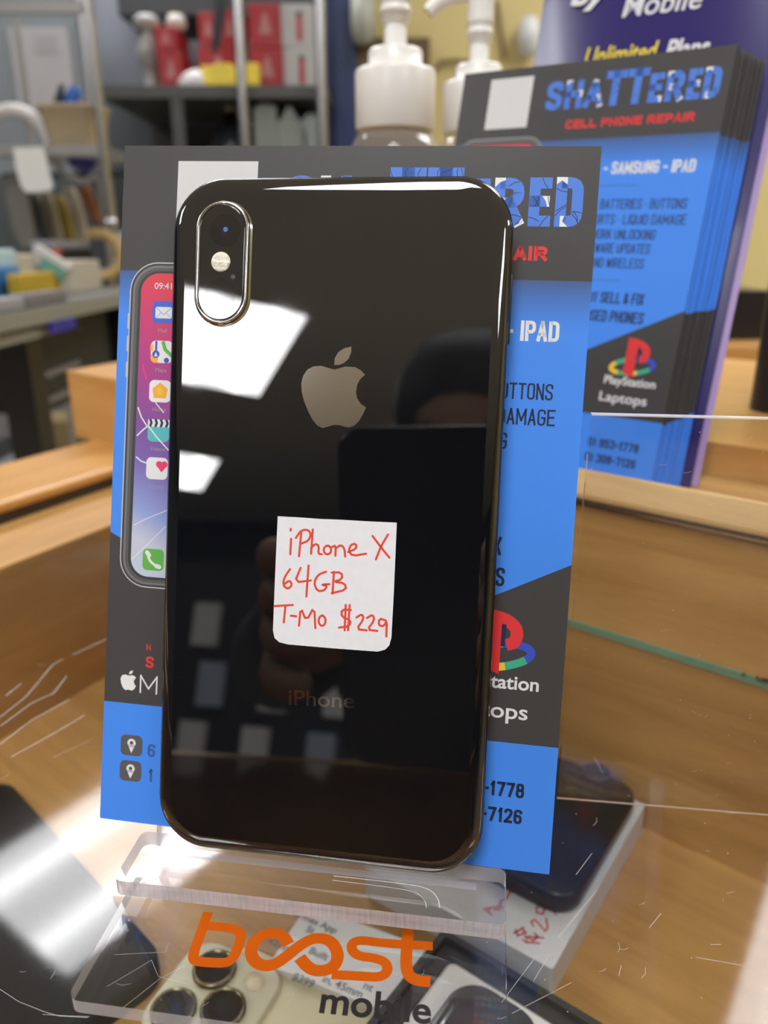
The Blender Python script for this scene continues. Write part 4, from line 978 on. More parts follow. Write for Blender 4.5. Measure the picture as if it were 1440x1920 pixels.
# merchandise on the upper shelf
M_REDB = mat('red_carton', (0.38, 0.02, 0.028), 0.45); M_REDD = mat('dark_red_carton', (0.30, 0.012, 0.02), 0.5); M_WHB = mat('white_carton', (0.46, 0.46, 0.46), 0.5)
M_TRI = mat('pale_triangle_print', (0.50, 0.20, 0.20), 0.5)
def redbox(x0, y0, x1, y1, xs, Y, label):
    """red carton with a pale triangle on the front and, if xs, a white printed side panel beside it"""
    a0, a1 = wx(x0, (y0 + y1) / 2, Y), wx(x1, (y0 + y1) / 2, Y); zt_, zb_ = pz(y0, Y), pz(y1, Y)
    fr = Frame((a0.x, Y, zb_), (1, 0, 0), (0, 0, 1)); w, h = a1.x - a0.x, zt_ - zb_
    t = thing('carton', label, 'carton', fr, 'red cartons on the metal shelf')
    b = MB(); b.box((0, 0, -130), (w, h, 0), M_REDB); bevel(b.build('box', t, fr), 2)
    b = MB(); b.poly([(w * 0.3, h * 0.3), (w * 0.72, h * 0.3), (w * 0.58, h * 0.78), (w * 0.46, h * 0.78)], M_TRI, 0.6); b.build('emblem', t, fr)
    if xs:
        ws = wx(xs, (y0 + y1) / 2, Y).x - a1.x
        b = MB(); b.box((w + 0.5, 0, -126), (w + ws, h, -2), M_WHB); bevel(b.build('white_sleeve', t, fr), 2)
        b = MB(); b.box((w + ws * 0.5, h * 0.14, -2), (w + ws * 0.68, h * 0.72, -1), M_REDB); b.box((w + ws * 0.5, h * 0.72, -2), (w + ws * 0.68, h * 0.82, -1), M_BLACK); b.build('stripe', t, fr)
zt = zsh + 0.5
def rowbox(y0, y1): return y0, y1
Yb = YS + 60
def yb(z, Y): # pixel row of height z at depth Y
    q = (z - CAM.z) ; d = Vector((0, Y, q)); cy_ = -SP * d.y - CP * d.z; cz_ = CP * d.y - SP * d.z; return CY + F_PX * cy_ / cz_
ysh = yb(zsh + 0.6, Yb)
mid = (10 + ysh) / 2
redbox(470, mid, 531, ysh, 590, Yb, 'red and white carton at the base of the pair beside the chrome end post')
redbox(466, 6, 526, mid - 0.5, 586, Yb, 'red and white carton on top of the pair beside the chrome end post')
redbox(372, 88, 446, ysh, None, Yb + 30, 'wide red carton low behind the yellow packets')
redbox(372, 22, 408, 87.5, None, Yb + 30, 'narrow red carton stacked behind the dark hanging strap')
redbox(412, 18, 448, 87.5, None, Yb + 30, 'narrow red carton stacked between the strap and the chrome post')
redbox(298, 96, 342, ysh, None, Yb, 'small red carton beside the white figure, under the dark red one')
redbox(290, 50, 331, 95.5, None, Yb, 'dark red carton on top of the small red carton')
for x0, x1, y0, lab in ((303, 342, 20, 'white round topped pack above the dark red carton'),):
    b = MB(); c = wx((x0 + x1) / 2, 35, Yb + 20); z0_, z1_ = pz(49.5, Yb + 20), pz(y0, Yb + 20); r_ = (wx(x1, 35, Yb).x - wx(x0, 35, Yb).x) / 2
    b.lathe([(r_ * 0.8, z0_), (r_, z0_ + 10), (r_, z1_ - 15), (r_ * 0.7, z1_), (1, z1_ + 2)], mat('offwhite', (0.55, 0.53, 0.48), 0.5), (c.x, Yb + 60, 0), 20); tag(b.build('jar'), lab, 'jar')
b = MB(); c = wx(268, 110, Yb)
b.lathe([(26, 0), (28, 6), (18, 20), (16, 60), (24, 70), (30, 95), (18, 125), (10, 140), (30, 146), (34, 160), (20, 172), (1, 176)], mat('grey_white_ceramic', (0.42, 0.42, 0.41), 0.5), (c.x, Yb + 60, zsh + 0.5), 18)
tag(b.build('figurine'), 'grey white figurine standing at the end of the shelf beside the red cartons', 'figurine')
M_YEL = mat('yellow_packet', (0.72, 0.56, 0.05), 0.45, noise=0.3, nscale=40)
for k, (x0, x1) in enumerate(((374, 402), (400, 428), (426, 452), (456, 482))):
    a0, a1 = wx(x0, 130, YS + 12).x, wx(x1, 130, YS + 12).x
    fr = Frame((a0, YS + 14, zsh + 0.4), (1, 0, 0), (0, 0.25, 1))
    b = MB(); b.rings([[(x, y, z) for x, y in rrect(i, i, a1 - a0 + 4 - i, 50 - i + (k % 2) * 5, 6)] for i, z in ((4, -20), (0, -12), (0, -6), (4, 0))], M_YEL)
    tag(b.build('packet', fr=fr), ['crinkled yellow packet closest to the dark strap end of the row', 'second yellow packet along, under the narrow red cartons', 'third yellow packet, just before the chrome post', 'yellow packet on the far side of the chrome post, by the red and white carton'][k], 'packet', 'yellow packets on the shelf')
b = MB(); c = wx(362, 140, YS + 10); b.rings([[(c.x + dx_ * q, YS + 40 + dy_ * q, z) for dx_, dy_ in [(44 * math.cos(a), 28 * math.sin(a)) for a in [2 * math.pi * i / 14 for i in range(14)]]] for q, z in ((1, zsh + 0.4), (1.05, zsh + 12), (0.7, zsh + 30), (0.2, zsh + 40))], mat('pale_bag', (0.6, 0.57, 0.58), 0.5))
tag(b.build('plastic_bag'), 'small pale crumpled bag lying before the yellow packets', 'bag')
# dark strap hanging in front of the red cartons
b = MB(); b.tube([wx(416, -60, YS - 30), wx(414, 0, YS - 30), wx(409, 50, YS - 30), wx(401, 100, YS - 30)], [16, 15, 13, 7], mat('dark_strap', (0.03, 0.03, 0.04), 0.6), 8)
tag(b.build('hanging_strap'), 'dark strap hanging before the red cartons', 'strap')
# lower bay: white bags in a bin, a dark pot
zlow = pz(430, YS)
b = MB(); pbox(b, 478, 225, 590, 300, YS + 40, 200, mat('white_card_stack', (0.30, 0.29, 0.26), 0.6))
o = b.build('carton'); tag(o, 'pale open carton of white sleeves in the lower bay by the end post', 'carton')
o.data.transform(Matrix.Translation((0, 0, 0)))
b = MB(); 
for x0, x1, y0, sl in ((478, 512, 192, 0), (520, 566, 196, 1), (568, 592, 212, 0)):
    a0, a1 = wx(x0, 220, YS + 30).x, wx(x1, 220, YS + 30).x; zt_ = pz(y0, YS + 30); zb_ = zlow + 1
    b = MB(); q = [(a0, zb_), (a1, zb_), (a1 + 8, zt_ - (60 if sl else 8)), ((a0 + a1) / 2, zt_), (a0 - 2, zt_ - (45 if sl else 12))]
    fr = Frame((0, YS + 36, 0), (1, 0, 0), (0, 0, 1)); b.prism(q, -3, 3, mat('pale_sleeve', (0.25, 0.29, 0.275), 0.55))
    tag(b.build('paper_sleeve', fr=fr), {478: 'tall pale paper sleeve just past the middle chrome post', 520: 'pointed pale paper sleeve in the middle of the lower bay', 568: 'short pale paper sleeve next to the end post'}[x0], 'paper sleeve', 'pale sleeves in the lower bay')
b = MB(); c = wx(425, 250, YS + 80)
zz0 = pz(272, YS + 80)
b.lathe([(30, zlow + 1), (52, zlow + 30), (58, zz0), (40, zz0 + 40), (20, zz0 + 60), (16, zz0 + 78), (1, zz0 + 84)], mat('dark_vase', (0.02, 0.024, 0.032), 0.3), (c.x, YS + 150, 0), 20)
tag(b.build('vase'), 'dark rounded vase in the shadowy bay under the red cartons', 'vase')
b = MB(); b.lathe([(1, -22), (15, -15), (22, 0), (15, 15), (1, 22)], mat('silver_knob', (0.4, 0.4, 0.38), 0.4), (c.x, YS + 150, zz0 + 106), 16); tag(b.build('round_stopper'), 'round silver stopper on the dark vase', 'stopper')

# wire shelf in front of the wall, with its pole
YW = 1480
wr = thing('wire_shelf', 'light grey wire shelf unit near the poster, carrying a tan bin and a white coil', 'wire shelf', loc=(wx(80, 270, YW).x, YW, ZF))
zW = pz(272, YW); xw0, xw1 = wx(-60, 270, YW).x, wx(196, 270, YW).x
M_WIRE = mat('light_grey_wire', (0.30, 0.295, 0.285), 0.35, metal=0.4)
b = MB(); b.box((xw0, YW, pz(24, YW)), (xw1, YW + 12, pz(2, YW)), M_WIRE); b.build('top_bar', wr)
for zz_, nm in ((zW, 'shelf'),):
    b = MB(); b.box((xw0, YW, zz_ - 16), (xw1, YW + 10, zz_), M_WIRE); b.box((xw0, YW + 240, zz_ - 10), (xw1, YW + 250, zz_), M_WIRE)
    for k in range(12): 
        X = xw0 + (xw1 - xw0) * k / 11; b.box((X - 2, YW + 8, zz_ - 8), (X + 2, YW + 245, zz_ - 3), M_WIRE)
    b.build(nm, wr)
pa, pb_ = wx(182, 200, YW), wx(196, 406, YW)
b = MB(); b.tube([(xw1 - 6, YW + 6, pz(412, YW)), (xw1 - 6, YW + 6, pz(-40, YW))], 8, M_CHROME, 10); b.lathe([(4, 0), (13, 2), (14, 10), (9, 16)], M_CHROME, (xw1 - 6, YW + 6, pz(412, YW) - 12), 14); b.build('post', wr)
b = MB(); XR = wx(190, 200, YW + 247).x; b.tube([(XR, YW + 247, ZF), (XR, YW + 247, pz(-40, YW))], 6, M_WIRE, 10); b.build('post', wr)
b = MB(); b.tube([(xw0 + 10, YW + 247, ZF), (xw0 + 10, YW + 247, pz(-40, YW))], 6, M_WIRE, 10); b.build('post', wr)
# poster on the wall
YP = 2600
b = MB(); pbox(b, 25, 50, 135, 205, YP, 12, mat('sheet_board', (0.32, 0.31, 0.315), 0.7)); 
b2 = MB()
poster = b.build('poster'); tag(poster, 'pale grey notice sheet with a faint printed heading on the grey board', 'poster')
b = MB(); pbox(b, 65, 66, 108, 100, YP - 1.5, 1, mat('faint_print', (0.28, 0.26, 0.27), 0.7)); b.build('printed_heading', poster)
b = MB(); pbox(b, -120, -120, 172, 330, YP + 13, 60, mat('grey_board', (0.16, 0.18, 0.195), 0.6)); struct(b.build('wall_panel'))
b = MB(); pbox(b, 176, -120, 270, 160, YP + 300, 20, mat('lilac_grey_board', (0.22, 0.23, 0.27), 0.6)); struct(b.build('wall_board'))
# tan bin with blue and black tools
M_TAN = mat('tan_bin_plastic', (0.42, 0.34, 0.22), 0.55)
a0, a1 = wx(70, 235, YW + 20).x, wx(176, 235, YW + 20).x; zb1 = pz(200, YW + 20)
b = MB(); cxb = (a0 + a1) / 2; hw_ = (a1 - a0) / 2
b.rings([[(cxb + x, YW + 70 + y, z) for x, y in rrect(-hw_ * q, -48 * q, hw_ * q, 48 * q, 14)] for q, z in ((0.80, zW + 0.5), (1.0, zb1), (1.04, zb1 + 1), (1.04, zb1 + 6), (0.96, zb1 + 6), (0.78, zW + 8))], M_TAN)
tag(b.build('storage_bin'), 'tan plastic bin on the wire shelf holding tools', 'bin')
b = MB(); b.tube([wx(104, 230, YW + 55), wx(109, 195, YW + 55), wx(116, 158, YW + 55)], [8, 9, 4], M_BLACK, 10); tag(b.build('tool_handle'), 'black tool handle sticking out of the tan bin', 'tool')
b = MB(); b.tube([wx(112, 230, YW + 70), wx(128, 195, YW + 70), wx(145, 166, YW + 70)], [10, 14, 11], mat('blue_tool', (0.03, 0.12, 0.50), 0.4), 10); tag(b.build('tool_handle'), 'blue tool handle sticking out of the tan bin', 'tool')
# white coil on the shelf
b = MB(); c = wx(15, 262, YW + 30)
pts = [(c.x + 62 * math.cos(a), YW + 60, zW + 6 + 58 * math.sin(a)) for a in [math.pi * k / 16 for k in range(17)]]
b.tube(pts, 11, mat('white_hose', (0.60, 0.58, 0.57), 0.4), 10); tag(b.build('coiled_cable'), 'white coiled cable arching on the wire shelf beside the tan bin', 'cable')
# white tag and a dark blue dish hanging under the shelf
b = MB(); fr = Frame((0, YW - 6, 0), (1, 0, 0), (0, 0, 1)); fr = Frame(wx(25, 278, YW - 6), (1, 0, 0), (0, 0, 1))
q = [fr.px(x, y) for x, y in ((25, 277), (82, 276), (92, 320), (100, 350), (92, 358), (50, 361), (40, 350), (30, 315))]
b.prism(q, -0.6, 0.6, mat('bright_paper', (0.72, 0.72, 0.71), 0.7)); tag(b.build('paper_tag', fr=fr), 'white paper tag hanging from the edge of the wire shelf', 'tag')
b = MB(); c = wx(145, 282, YW + 40); b.lathe([(1, -23), (14, -19), (24, -9), (27, 0)], mat('cobalt', (0.012, 0.012, 0.20), 0.35), (c.x, YW + 60, zW - 17), 20); b.tube([(c.x - 50, YW + 50, zW - 17), (c.x - 36, YW + 50, zW - 42), (c.x, YW + 50, zW - 56), (c.x + 36, YW + 50, zW - 42), (c.x + 50, YW + 50, zW - 17)], 5, M_WIRE, 8)
tag(b.build('hanging_bowl'), 'dark blue bowl in a wire holder hanging below the wire shelf', 'bowl')
# slim bags hanging below
for k, (x0, x1, y0, y1, colr, lab) in enumerate(((20, 62, 330, 470, (0.14, 0.14, 0.125), 'grey bag hanging behind the paper tag'), (66, 88, 365, 462, (0.03, 0.03, 0.03), 'narrow black bag hanging beside the grey one'), (88, 112, 360, 470, (0.22, 0.19, 0.13), 'taupe bag hanging between the black bag and the ochre one'),
                                 (104, 134, 365, 462, (0.20, 0.145, 0.02), 'ochre bag hanging under the blue bowl'), (126, 158, 350, 455, (0.30, 0.27, 0.21), 'beige looped bag hanging next to the ochre bag'), (158, 182, 345, 420, (0.22, 0.08, 0.03), 'rust brown bag hanging next to the chrome post'))):
    Yk = 1560 + 25 * k
    p0, p1, p2, p3 = wx(x0 - 12, y0, Yk), wx(x1 - 14, y0, Yk), wx(x1 + 12, y1, Yk), wx(x0 + 16, y1, Yk)
    fr = Frame(p0, (1, 0, 0), (0, 0, 1)); q = [(p - p0) for p in (p0, p1, p2, p3)]; q = smooth([(v.x, v.z) for v in q], 1, True)
    b = MB(); b.rings([[(x * s_, y * s_, z) for x, y in q] for s_, z in ((0.94, -9), (1, -4), (1, 4), (0.94, 9))], mat('bag_%d' % k, colr, 0.6)); tag(b.build('hanging_bag', fr=fr), lab, 'bag', 'bags hanging under the wire shelf')
    mbk = b
b = MB(); b.box((wx(-60, 340, 1556).x, 1700, pz(332, 1700)), (wx(200, 340, 1556).x, 1716, pz(324, 1700)), M_CHAR)
tag(b.build('hanging_rail'), 'dark rail behind the hanging bags under the wire shelf', 'rail')

# workbench with clutter
YT = 1000
zT = wx(110, 571, YT).z
WBx = Vector((0.80, 0.60, 0)).normalized(); 
wb0 = on_z(0, 590, zT); wb1 = on_z(222, 551, zT)
FWB = Frame((wb0.x, wb0.y, 0), Vector((wb1.x - wb0.x, wb1.y - wb0.y, 0)), Vector((-(wb1.y - wb0.y), wb1.x - wb0.x, 0)))
wbl = (wb1 - wb0).length
bench = thing('workbench', 'grey workbench with a pale edge strip, littered with tapes and boxes', 'workbench', loc=FWB.world(wbl / 2, 200, ZF))
M_BENCH = mat('bench_grey', (0.13, 0.13, 0.12), 0.5, noise=0.1); M_EDGE = mat('bench_edge', (0.22, 0.225, 0.20), 0.45)
b = MB(); b.box((-300, 4, zT - 17), (wbl + 200, 400, zT), M_BENCH); b.build('bench_top', bench, FWB)
b = MB(); b.box((-300, 0, zT - 19), (wbl + 200, 4, zT - 1), M_EDGE); b.build('edge_strip', bench, FWB)
b = MB(); b.box((-300, 10, zT - 36), (wbl * 0.42, 30, zT - 24), M_EDGE); b.build('rail', bench, FWB)
lbx = (on_plane(90, 595, FWB.world(0, -1, 0), FWB.y) - FWB.o).dot(FWB.x), (on_plane(138, 595, FWB.world(0, -1, 0), FWB.y) - FWB.o).dot(FWB.x)
b = MB(); b.box((lbx[0], -3, zT - 32), (lbx[1], 0, zT - 19.5), mat('blue_label', (0.015, 0.015, 0.30), 0.4)); b.build('blue_label', bench, FWB)
for a in (-280, wbl * 0.36, wbl + 110):
    b = MB(); b.box((a, 40, ZF), (a + 40, 80, zT - 17), M_BLACK); b.build('leg', bench, FWB)
b = MB(); b.box((wbl * 0.40 + 45, 60, zT - 150), (wbl + 100, 340, zT - 17.2), M_CHAR); b.build('drawer_unit', bench, FWB)
for k, yy in enumerate((zT - 100, zT - 135)):
    b = MB(); b.box((wbl * 0.5, 57, yy - 3), (wbl * 0.9, 60, yy + 5), mat('drawer_trim', (0.16, 0.16, 0.17), 0.4)); b.build('drawer_handle', bench, FWB)
def on_b(x, y, off): return on_plane(x, y, FWB.world(0, off, 0), FWB.y)
def annulus(b, ro, ri, z0, z1, m):
    rings = [[(r * math.cos(a), r * math.sin(a), z) for a in [2 * math.pi * i / 40 for i in range(40)]] for r, z in ((ri, z0), (ro, z0), (ro, z1), (ri, z1), (ri, z0))]
    b.rings(rings, m, False, False)
def roll(px, ytop, off, ri, wd, m, label, shift=(0, 0)):
    t_ = on_b(px, ytop, off); R_ = (t_.z - zT) / 2; t_ = t_ + Vector((shift[0], shift[1], 0)); fr = Frame((t_.x, t_.y, zT + R_ + 0.5), (0.97, 0.24, 0), (0, 0, 1))
    b = MB(); annulus(b, R_, R_ * ri, -wd, wd, m); o = b.build('tape_roll', fr=fr); tag(o, label, 'tape roll')
    b = MB(); annulus(b, R_ * ri - 0.2, R_ * ri - 4, -wd + 1, wd - 1, mat('tape_core', (0.30, 0.28, 0.30), 0.7)); b.build('core', o, fr)
roll(181, 428, 205, 0.66, 17, mat('masking_tape', (0.52, 0.38, 0.15), 0.6), 'tan masking tape roll standing on the workbench')
roll(181, 428, 205, 0.45, 15, mat('white_tape', (0.50, 0.49, 0.46), 0.5), 'white tape roll standing behind the tan one, half hidden by the flyer', (58, 62))
def bench_box(x0, x1, ytop, off, dep, m, name, label, cat, ybot=None, tilt=0.0, bev=2, face=None):
    p, q = on_b(x0, ytop, off), on_b(x1, ytop, off); w = (q - p).dot(FWB.x) if face is None else (x1 - x0) / F_PX * (p - CAM).length
    F_ = face or FWB.x
    z0 = zT + 0.4 if ybot is None else on_b((x0 + x1) / 2, ybot, off).z
    up_ = Vector((0, 0, 1)); X = F_ * math.cos(tilt) + up_ * math.sin(tilt); Y = up_ * math.cos(tilt) - F_ * math.sin(tilt)
    fr = Frame((p.x, p.y, p.z if tilt else z0), X, Y)
    h = (p.z - z0) if not tilt else (p.z - z0)
    b = MB(); b.box((0, -h if tilt else 0, -dep), (w, 0 if tilt else h, 0), m); o = b.build(name, fr=fr); bevel(o, bev); tag(o, label, cat); return o, fr, w, h
M_CREAM = mat('cream_carton', (0.44, 0.41, 0.35), 0.55)
bench_box(132, 186, 490, 70, 50, M_CREAM, 'carton', 'cream carton standing on the workbench under the tape roll', 'carton')
o, fr, w, h = bench_box(98, 172, 468, 150, 50, M_BLACK, 'tape_gun', 'black tape gun resting by the tan tape roll', 'tape gun')
b = MB(); b.box((-4, h * 0.80, 0.2), (18, h * 1.03, 8), mat('red_knob', (0.40, 0.05, 0.05), 0.4)); bevel(b.build('red_guard', o, fr), 3)
b = MB(); b.box((14, h + 0.3, -44), (w - 4, h + 14, -2), mat('grey_plastic', (0.22, 0.22, 0.25), 0.4)); bevel(b.build('grey_cover', o, fr), 3)
bench_box(22, 92, 478, 125, 40, mat('cream_pack', (0.47, 0.43, 0.34), 0.55), 'packet', 'cream packet standing in the bench heap', 'packet')
o, fr, w, h = bench_box(66, 130, 457, 62, 14, M_CREAM, 'carton', 'teal and white carton tilted on the workbench heap', 'carton', ybot=494, tilt=-0.58, face=Vector((1, 0, 0)))
b = MB(); b.box((w * 0.3, -h * 0.98, 0.1), (w * 0.98, -h * 0.34, 0.9), mat('teal_print', (0.12, 0.31, 0.25), 0.5)); b.build('teal_panel', o, fr)
b = MB(); b.box((0, -h * 0.3, 0.1), (w, -0.5, 0.9), mat('white_print', (0.55, 0.55, 0.57), 0.5)); b.build('white_panel', o, fr)
bench_box(40, 112, 514, 40, 20, mat('mustard_pack', (0.42, 0.29, 0.02), 0.5), 'packet', 'mustard yellow packet in the bench heap', 'packet')
bench_box(-30, 38, 505, 70, 40, mat('bright_blue_pack', (0.025, 0.16, 0.46), 0.45), 'packet', 'bright blue packet at the end of the bench heap', 'packet')
bench_box(-30, 30, 468, 84, 24, mat('pale_cyan_pack', (0.38, 0.54, 0.60), 0.5), 'packet', 'pale cyan packet on top of the bright blue one', 'packet', ybot=504, tilt=0, bev=4)
bench_box(-30, 46, 566, 8, 26, mat('lilac_sheet', (0.27, 0.27, 0.31), 0.5), 'paper_stack', 'lilac grey paper stack at the bench edge', 'paper stack')
bench_box(50, 126, 553, 10, 24, mat('grey_tray', (0.15, 0.15, 0.165), 0.5), 'tray', 'flat grey tray at the bench edge near the blue label', 'tray')
# office chair behind the bench and a bin beside it
YC = 2080
b = MB(); c = wx(5, 690, YC); ch = thing('office_chair', 'black office chair with a rounded back beyond the workbench', 'chair', loc=(c.x, YC, ZF))
frc = Frame((c.x, YC, c.z), (1, 0, 0), (0, 0, 1))
b.rings([[(x, y, z) for x, y in rrect(-78 + i, -86 + i, 78 - i, 86 - i, 58)] for i, z in ((10, -18), (0, -8), (0, 8), (10, 18))], M_BLACK); b.build('backrest', ch, frc)
b = MB(); b.tube([(c.x, YC + 15, c.z - 40), (c.x, YC + 15, c.z - 260), (c.x, YC + 180, c.z - 280)], 16, M_BLACK, 10); b.build('back_support', ch)
b = MB(); b.rings([[(c.x + x, YC + 200 + y, z) for x, y in rrect(-200, -190, 200, 190, 70)] for z in (c.z - 330, c.z - 275)], M_BLACK); b.build('seat', ch)
b = MB(); b.tube([(c.x, YC + 200, ZF + 60), (c.x, YC + 200, c.z - 330)], 25, M_BLACK, 12); b.build('pedestal', ch)
for k in range(5):
    a = 2 * math.pi * k / 5; b = MB(); b.tube([(c.x, YC + 200, ZF + 90), (c.x + 260 * math.cos(a), YC + 200 + 260 * math.sin(a), ZF + 45), (c.x + 270 * math.cos(a), YC + 200 + 270 * math.sin(a), ZF + 20)], [22, 18, 18], M_BLACK, 8); b.build('leg', ch)
# tan carton and grey panel seen under the bench
YU = 1830
b = MB(); pbox(b, 30, 790, 150, 870, YU, 120, mat('olive_tan_carton', (0.20, 0.155, 0.065), 0.6)); o = b.build('carton'); tag(o, 'olive tan carton in the dim space under the workbench', 'carton')
zc0 = pz(868, YU)
b = MB(); b.box((wx(-20, 800, YU).x, YU - 40, ZF), (wx(165, 800, YU).x, YU + 160, zc0 - 0.5), mat('grey_cabinet', (0.20, 0.20, 0.205), 0.5)); tag(b.build('low_cabinet'), 'low grey cabinet under the olive tan carton', 'cabinet')
b = MB(); pbox(b, -40, 560, 170, 1000, 2640, 30, mat('grey_partition', (0.17, 0.17, 0.18), 0.6)); 
o = b.build('wall_partition_low'); struct(o)
# dark cartons on the yellow side beyond the speaker
b = MB(); pbox(b, 1322, 548, 1372, 640, 900, 80, mat('dark_brown_box', (0.03, 0.024, 0.018), 0.5)); tag(b.build('carton'), 'dark brown carton standing beyond the flyer stack on the wooden shelf side', 'carton')
b = MB(); pbox(b, 1368, 545, 1440, 640, 930, 80, M_BLACK); tag(b.build('carton'), 'black carton behind the tall speaker', 'carton')
side = MB(); side.box((wx(1300, 640, 900).x, 860, ZF), (wx(1540, 640, 900).x, 1180, wx(1350, 641, 900).z - 1), M_WOOD); tag(side.build('side_table'), 'wooden side table carrying the dark cartons beyond the counter', 'table')
# thin fittings on the yellow wall
b = MB(); 
pA_ = [wx(818, 130, 2290), wx(825, 116, 2290), wx(850, 113, 2290), wx(900, 118, 2290), wx(930, 125, 2290)]
b.tube(pA_, 5, mat('dark_brass', (0.20, 0.14, 0.05), 0.4), 8)
tag(b.build('wall_hook'), 'dim brass bar fixed on the yellow wall behind the hooked pump', 'wall bar')
b = MB(); b.tube([wx(932, 2, 2290), wx(940, 60, 2290), wx(948, 110, 2290)], 6, MATS['dark_brass'], 8); tag(b.build('wall_cable'), 'dark cable running down the yellow wall beside the brochures', 'cable')
b = MB(); c = wx(990, 70, 2280); b.lathe([(1, -50), (22, -44), (28, 0), (20, 40), (1, 46)], mat('pale_switch', (0.55, 0.58, 0.60), 0.4), (c.x, 2268, c.z), 16); tag(b.build('wall_dispenser'), 'pale dispenser fixed on the yellow wall at the brochure edge', 'dispenser')
b = MB(); c = wx(680, 40, 2200); b.lathe([(1, -48), (26, -40), (30, 0), (30, 60), (1, 66)], mat('sage_grey', (0.32, 0.33, 0.29), 0.5), (c.x, 2225, c.z), 16); tag(b.build('wall_sensor'), 'sage grey canister on the dark door beside the blue column', 'canister')

# dark cabinet high on the grey wall
b = MB(); pbox(b, 215, -110, 640, 30, 2700, 300, mat('dark_grey_cabinet', (0.03, 0.032, 0.036), 0.5)); tag(bevel(b.build('wall_cabinet'), 4), 'dark grey cabinet high on the wall above the red cartons', 'cabinet')

# ------------------------------------------------------------------ the person taking the picture (seen only in the black glass)
FCAM = Frame(CAM, (1, 0, 0), Vector((0, SP, CP)))      # x right, y up, z back toward the photographer
def cw(x, y, z): return FCAM.world(x, y, z)
M_SKIN = mat('skin', (0.24, 0.13, 0.08), 0.6, spec=0.3); M_HOOD = mat('dark_hoodie', (0.012, 0.013, 0.016), 0.8); M_TROUS = mat('dark_trousers', (0.015, 0.016, 0.022), 0.8); M_HAIR = mat('dark_hair', (0.012, 0.009, 0.007), 0.6)
hp = thing('handheld_phone', 'black phone held upright by the person, mirrored in the glossy phone back', 'smartphone', FCAM)
b = MB(); b.rings([[(x, y, z) for x, y in rrect(-66 + i, -128 + i, 10 - i, 19.5 - i, 10)] for i, z in ((1.2, 2.6), (0.2, 3.4), (0, 5), (0, 8.4), (0.2, 10), (1.2, 10.6))], mat('black_phone_back', (0.008, 0.008, 0.010), 0.3)); b.build('body', hp, FCAM)
b = MB(); b.rrect(-63, -125, 7, 16.5, 7.5, mat('phone_screen_glass', (0.01, 0.01, 0.012), 0.08), 10.7); b.build('screen', hp, FCAM)
def skin_mesh(name, V, E, R, m, parent=None, sub=2):
    me = bpy.data.meshes.new(name); me.from_pydata([tuple(Vector(v) * MM) for v in V], E, []); me.materials.append(m)
    o = bpy.data.objects.new(name, me); COL.objects.link(o)
    sk = o.modifiers.new('skin', 'SKIN'); sk.use_smooth_shade = True
    for i, r in enumerate(R):
        d_ = me.skin_vertices[0].data[i]; d_.radius = ((r if not isinstance(r, tuple) else r[0]) * MM, (r if not isinstance(r, tuple) else r[1]) * MM); d_.use_root = (i == 0)
    sb = o.modifiers.new('sub', 'SUBSURF'); sb.levels = sub; sb.render_levels = sub
    if parent is not None:
        o.parent = parent; o.matrix_local = WM.get(parent.name, parent.matrix_world).inverted()
    return o
class G:
    def __init__(s): s.V = []; s.E = []; s.R = []
    def p(s, v, r, frm=None):
        s.V.append(Vector(v)); s.R.append(r)
        if frm is not None: s.E.append((frm, len(s.V) - 1))
        return len(s.V) - 1
    def chain(s, frm, L):
        for v, r in L: frm = s.p(v, r, frm)
        return frm
PX, PY = -95, -660
DZ = -150      # leaning low over the counter
def torso(g, k):
    a = g.p((PX, PY - 110, -60), 120 * k); b_ = g.chain(a, [((PX, PY - 60, DZ + 60), 118 * k), ((PX, PY + 10, DZ + 190), 125 * k), ((PX, PY + 50, DZ + 270), 105 * k)])
    return a, b_
SH = {-1: (PX - 165, PY + 50, DZ + 285), 1: (PX + 165, PY + 50, DZ + 285)}
EL = {-1: (-260, -420, 70), 1: (190, -420, 70)}
WR = {-1: cw(-104, -84, 78), 1: cw(46, -84, 78)}
g = G(); pel, chest = torso(g, 0.9)
nk = g.chain(chest, [((PX, PY + 85, DZ + 340), 52), ((PX, PY + 105, DZ + 385), 52), ((PX, PY + 130, DZ + 440), (78, 92)), ((PX, PY + 135, DZ + 500), (80, 92)), ((PX, PY + 125, DZ + 545), (62, 70))])
hd = len(g.V) - 3
g.chain(hd, [((PX, PY + 228, DZ + 445), 15), ((PX, PY + 240, DZ + 432), 11)])
for sd in (-1, 1):
    w_ = g.chain(chest, [(SH[sd], 58), (EL[sd], 42), (WR[sd], 27)])
    ex = -66 if sd < 0 else 10
    pc = g.chain(w_, [(cw(ex + sd * 34, -68, 34), (32, 18))])
    for k in range(4):
        y = -38 - 19 * k; ln = (0.92, 1.0, 0.95, 0.78)[k]
        g.chain(pc, [(cw(ex + sd * 38, y, 26), 9.5), (cw(ex + sd * 38, y, 12), 9), (cw(ex + sd * (36 - 14 * ln), y - 1, 6), 8.5), (cw(ex + sd * (36 - 27 * ln), y - 1, 6), 7.5)])
    g.chain(pc, [(cw(ex + sd * 14, -62, 26), 11), (cw(ex - sd * 6, -48, 23), 10), (cw(ex - sd * 24, -38, 21), 8.5)])
    hip = g.chain(pel, [((PX + sd * 85, PY - 120, -130), 85)])
    g.chain(hip, [((PX + sd * 95, PY - 110, -500), 58), ((PX + sd * 100, PY - 140, -850), 42), ((PX + sd * 100, PY - 140, -905), 40), ((PX + sd * 110, PY - 30, -918), 30)])
person = thing('person', 'person in a dark hoodie leaning in and holding up a black phone with both hands', 'person', loc=(PX, PY - 120, ZF))
skin_mesh('body', g.V, g.E, g.R, M_SKIN, person)
g = G(); pel, chest = torso(g, 1.12)
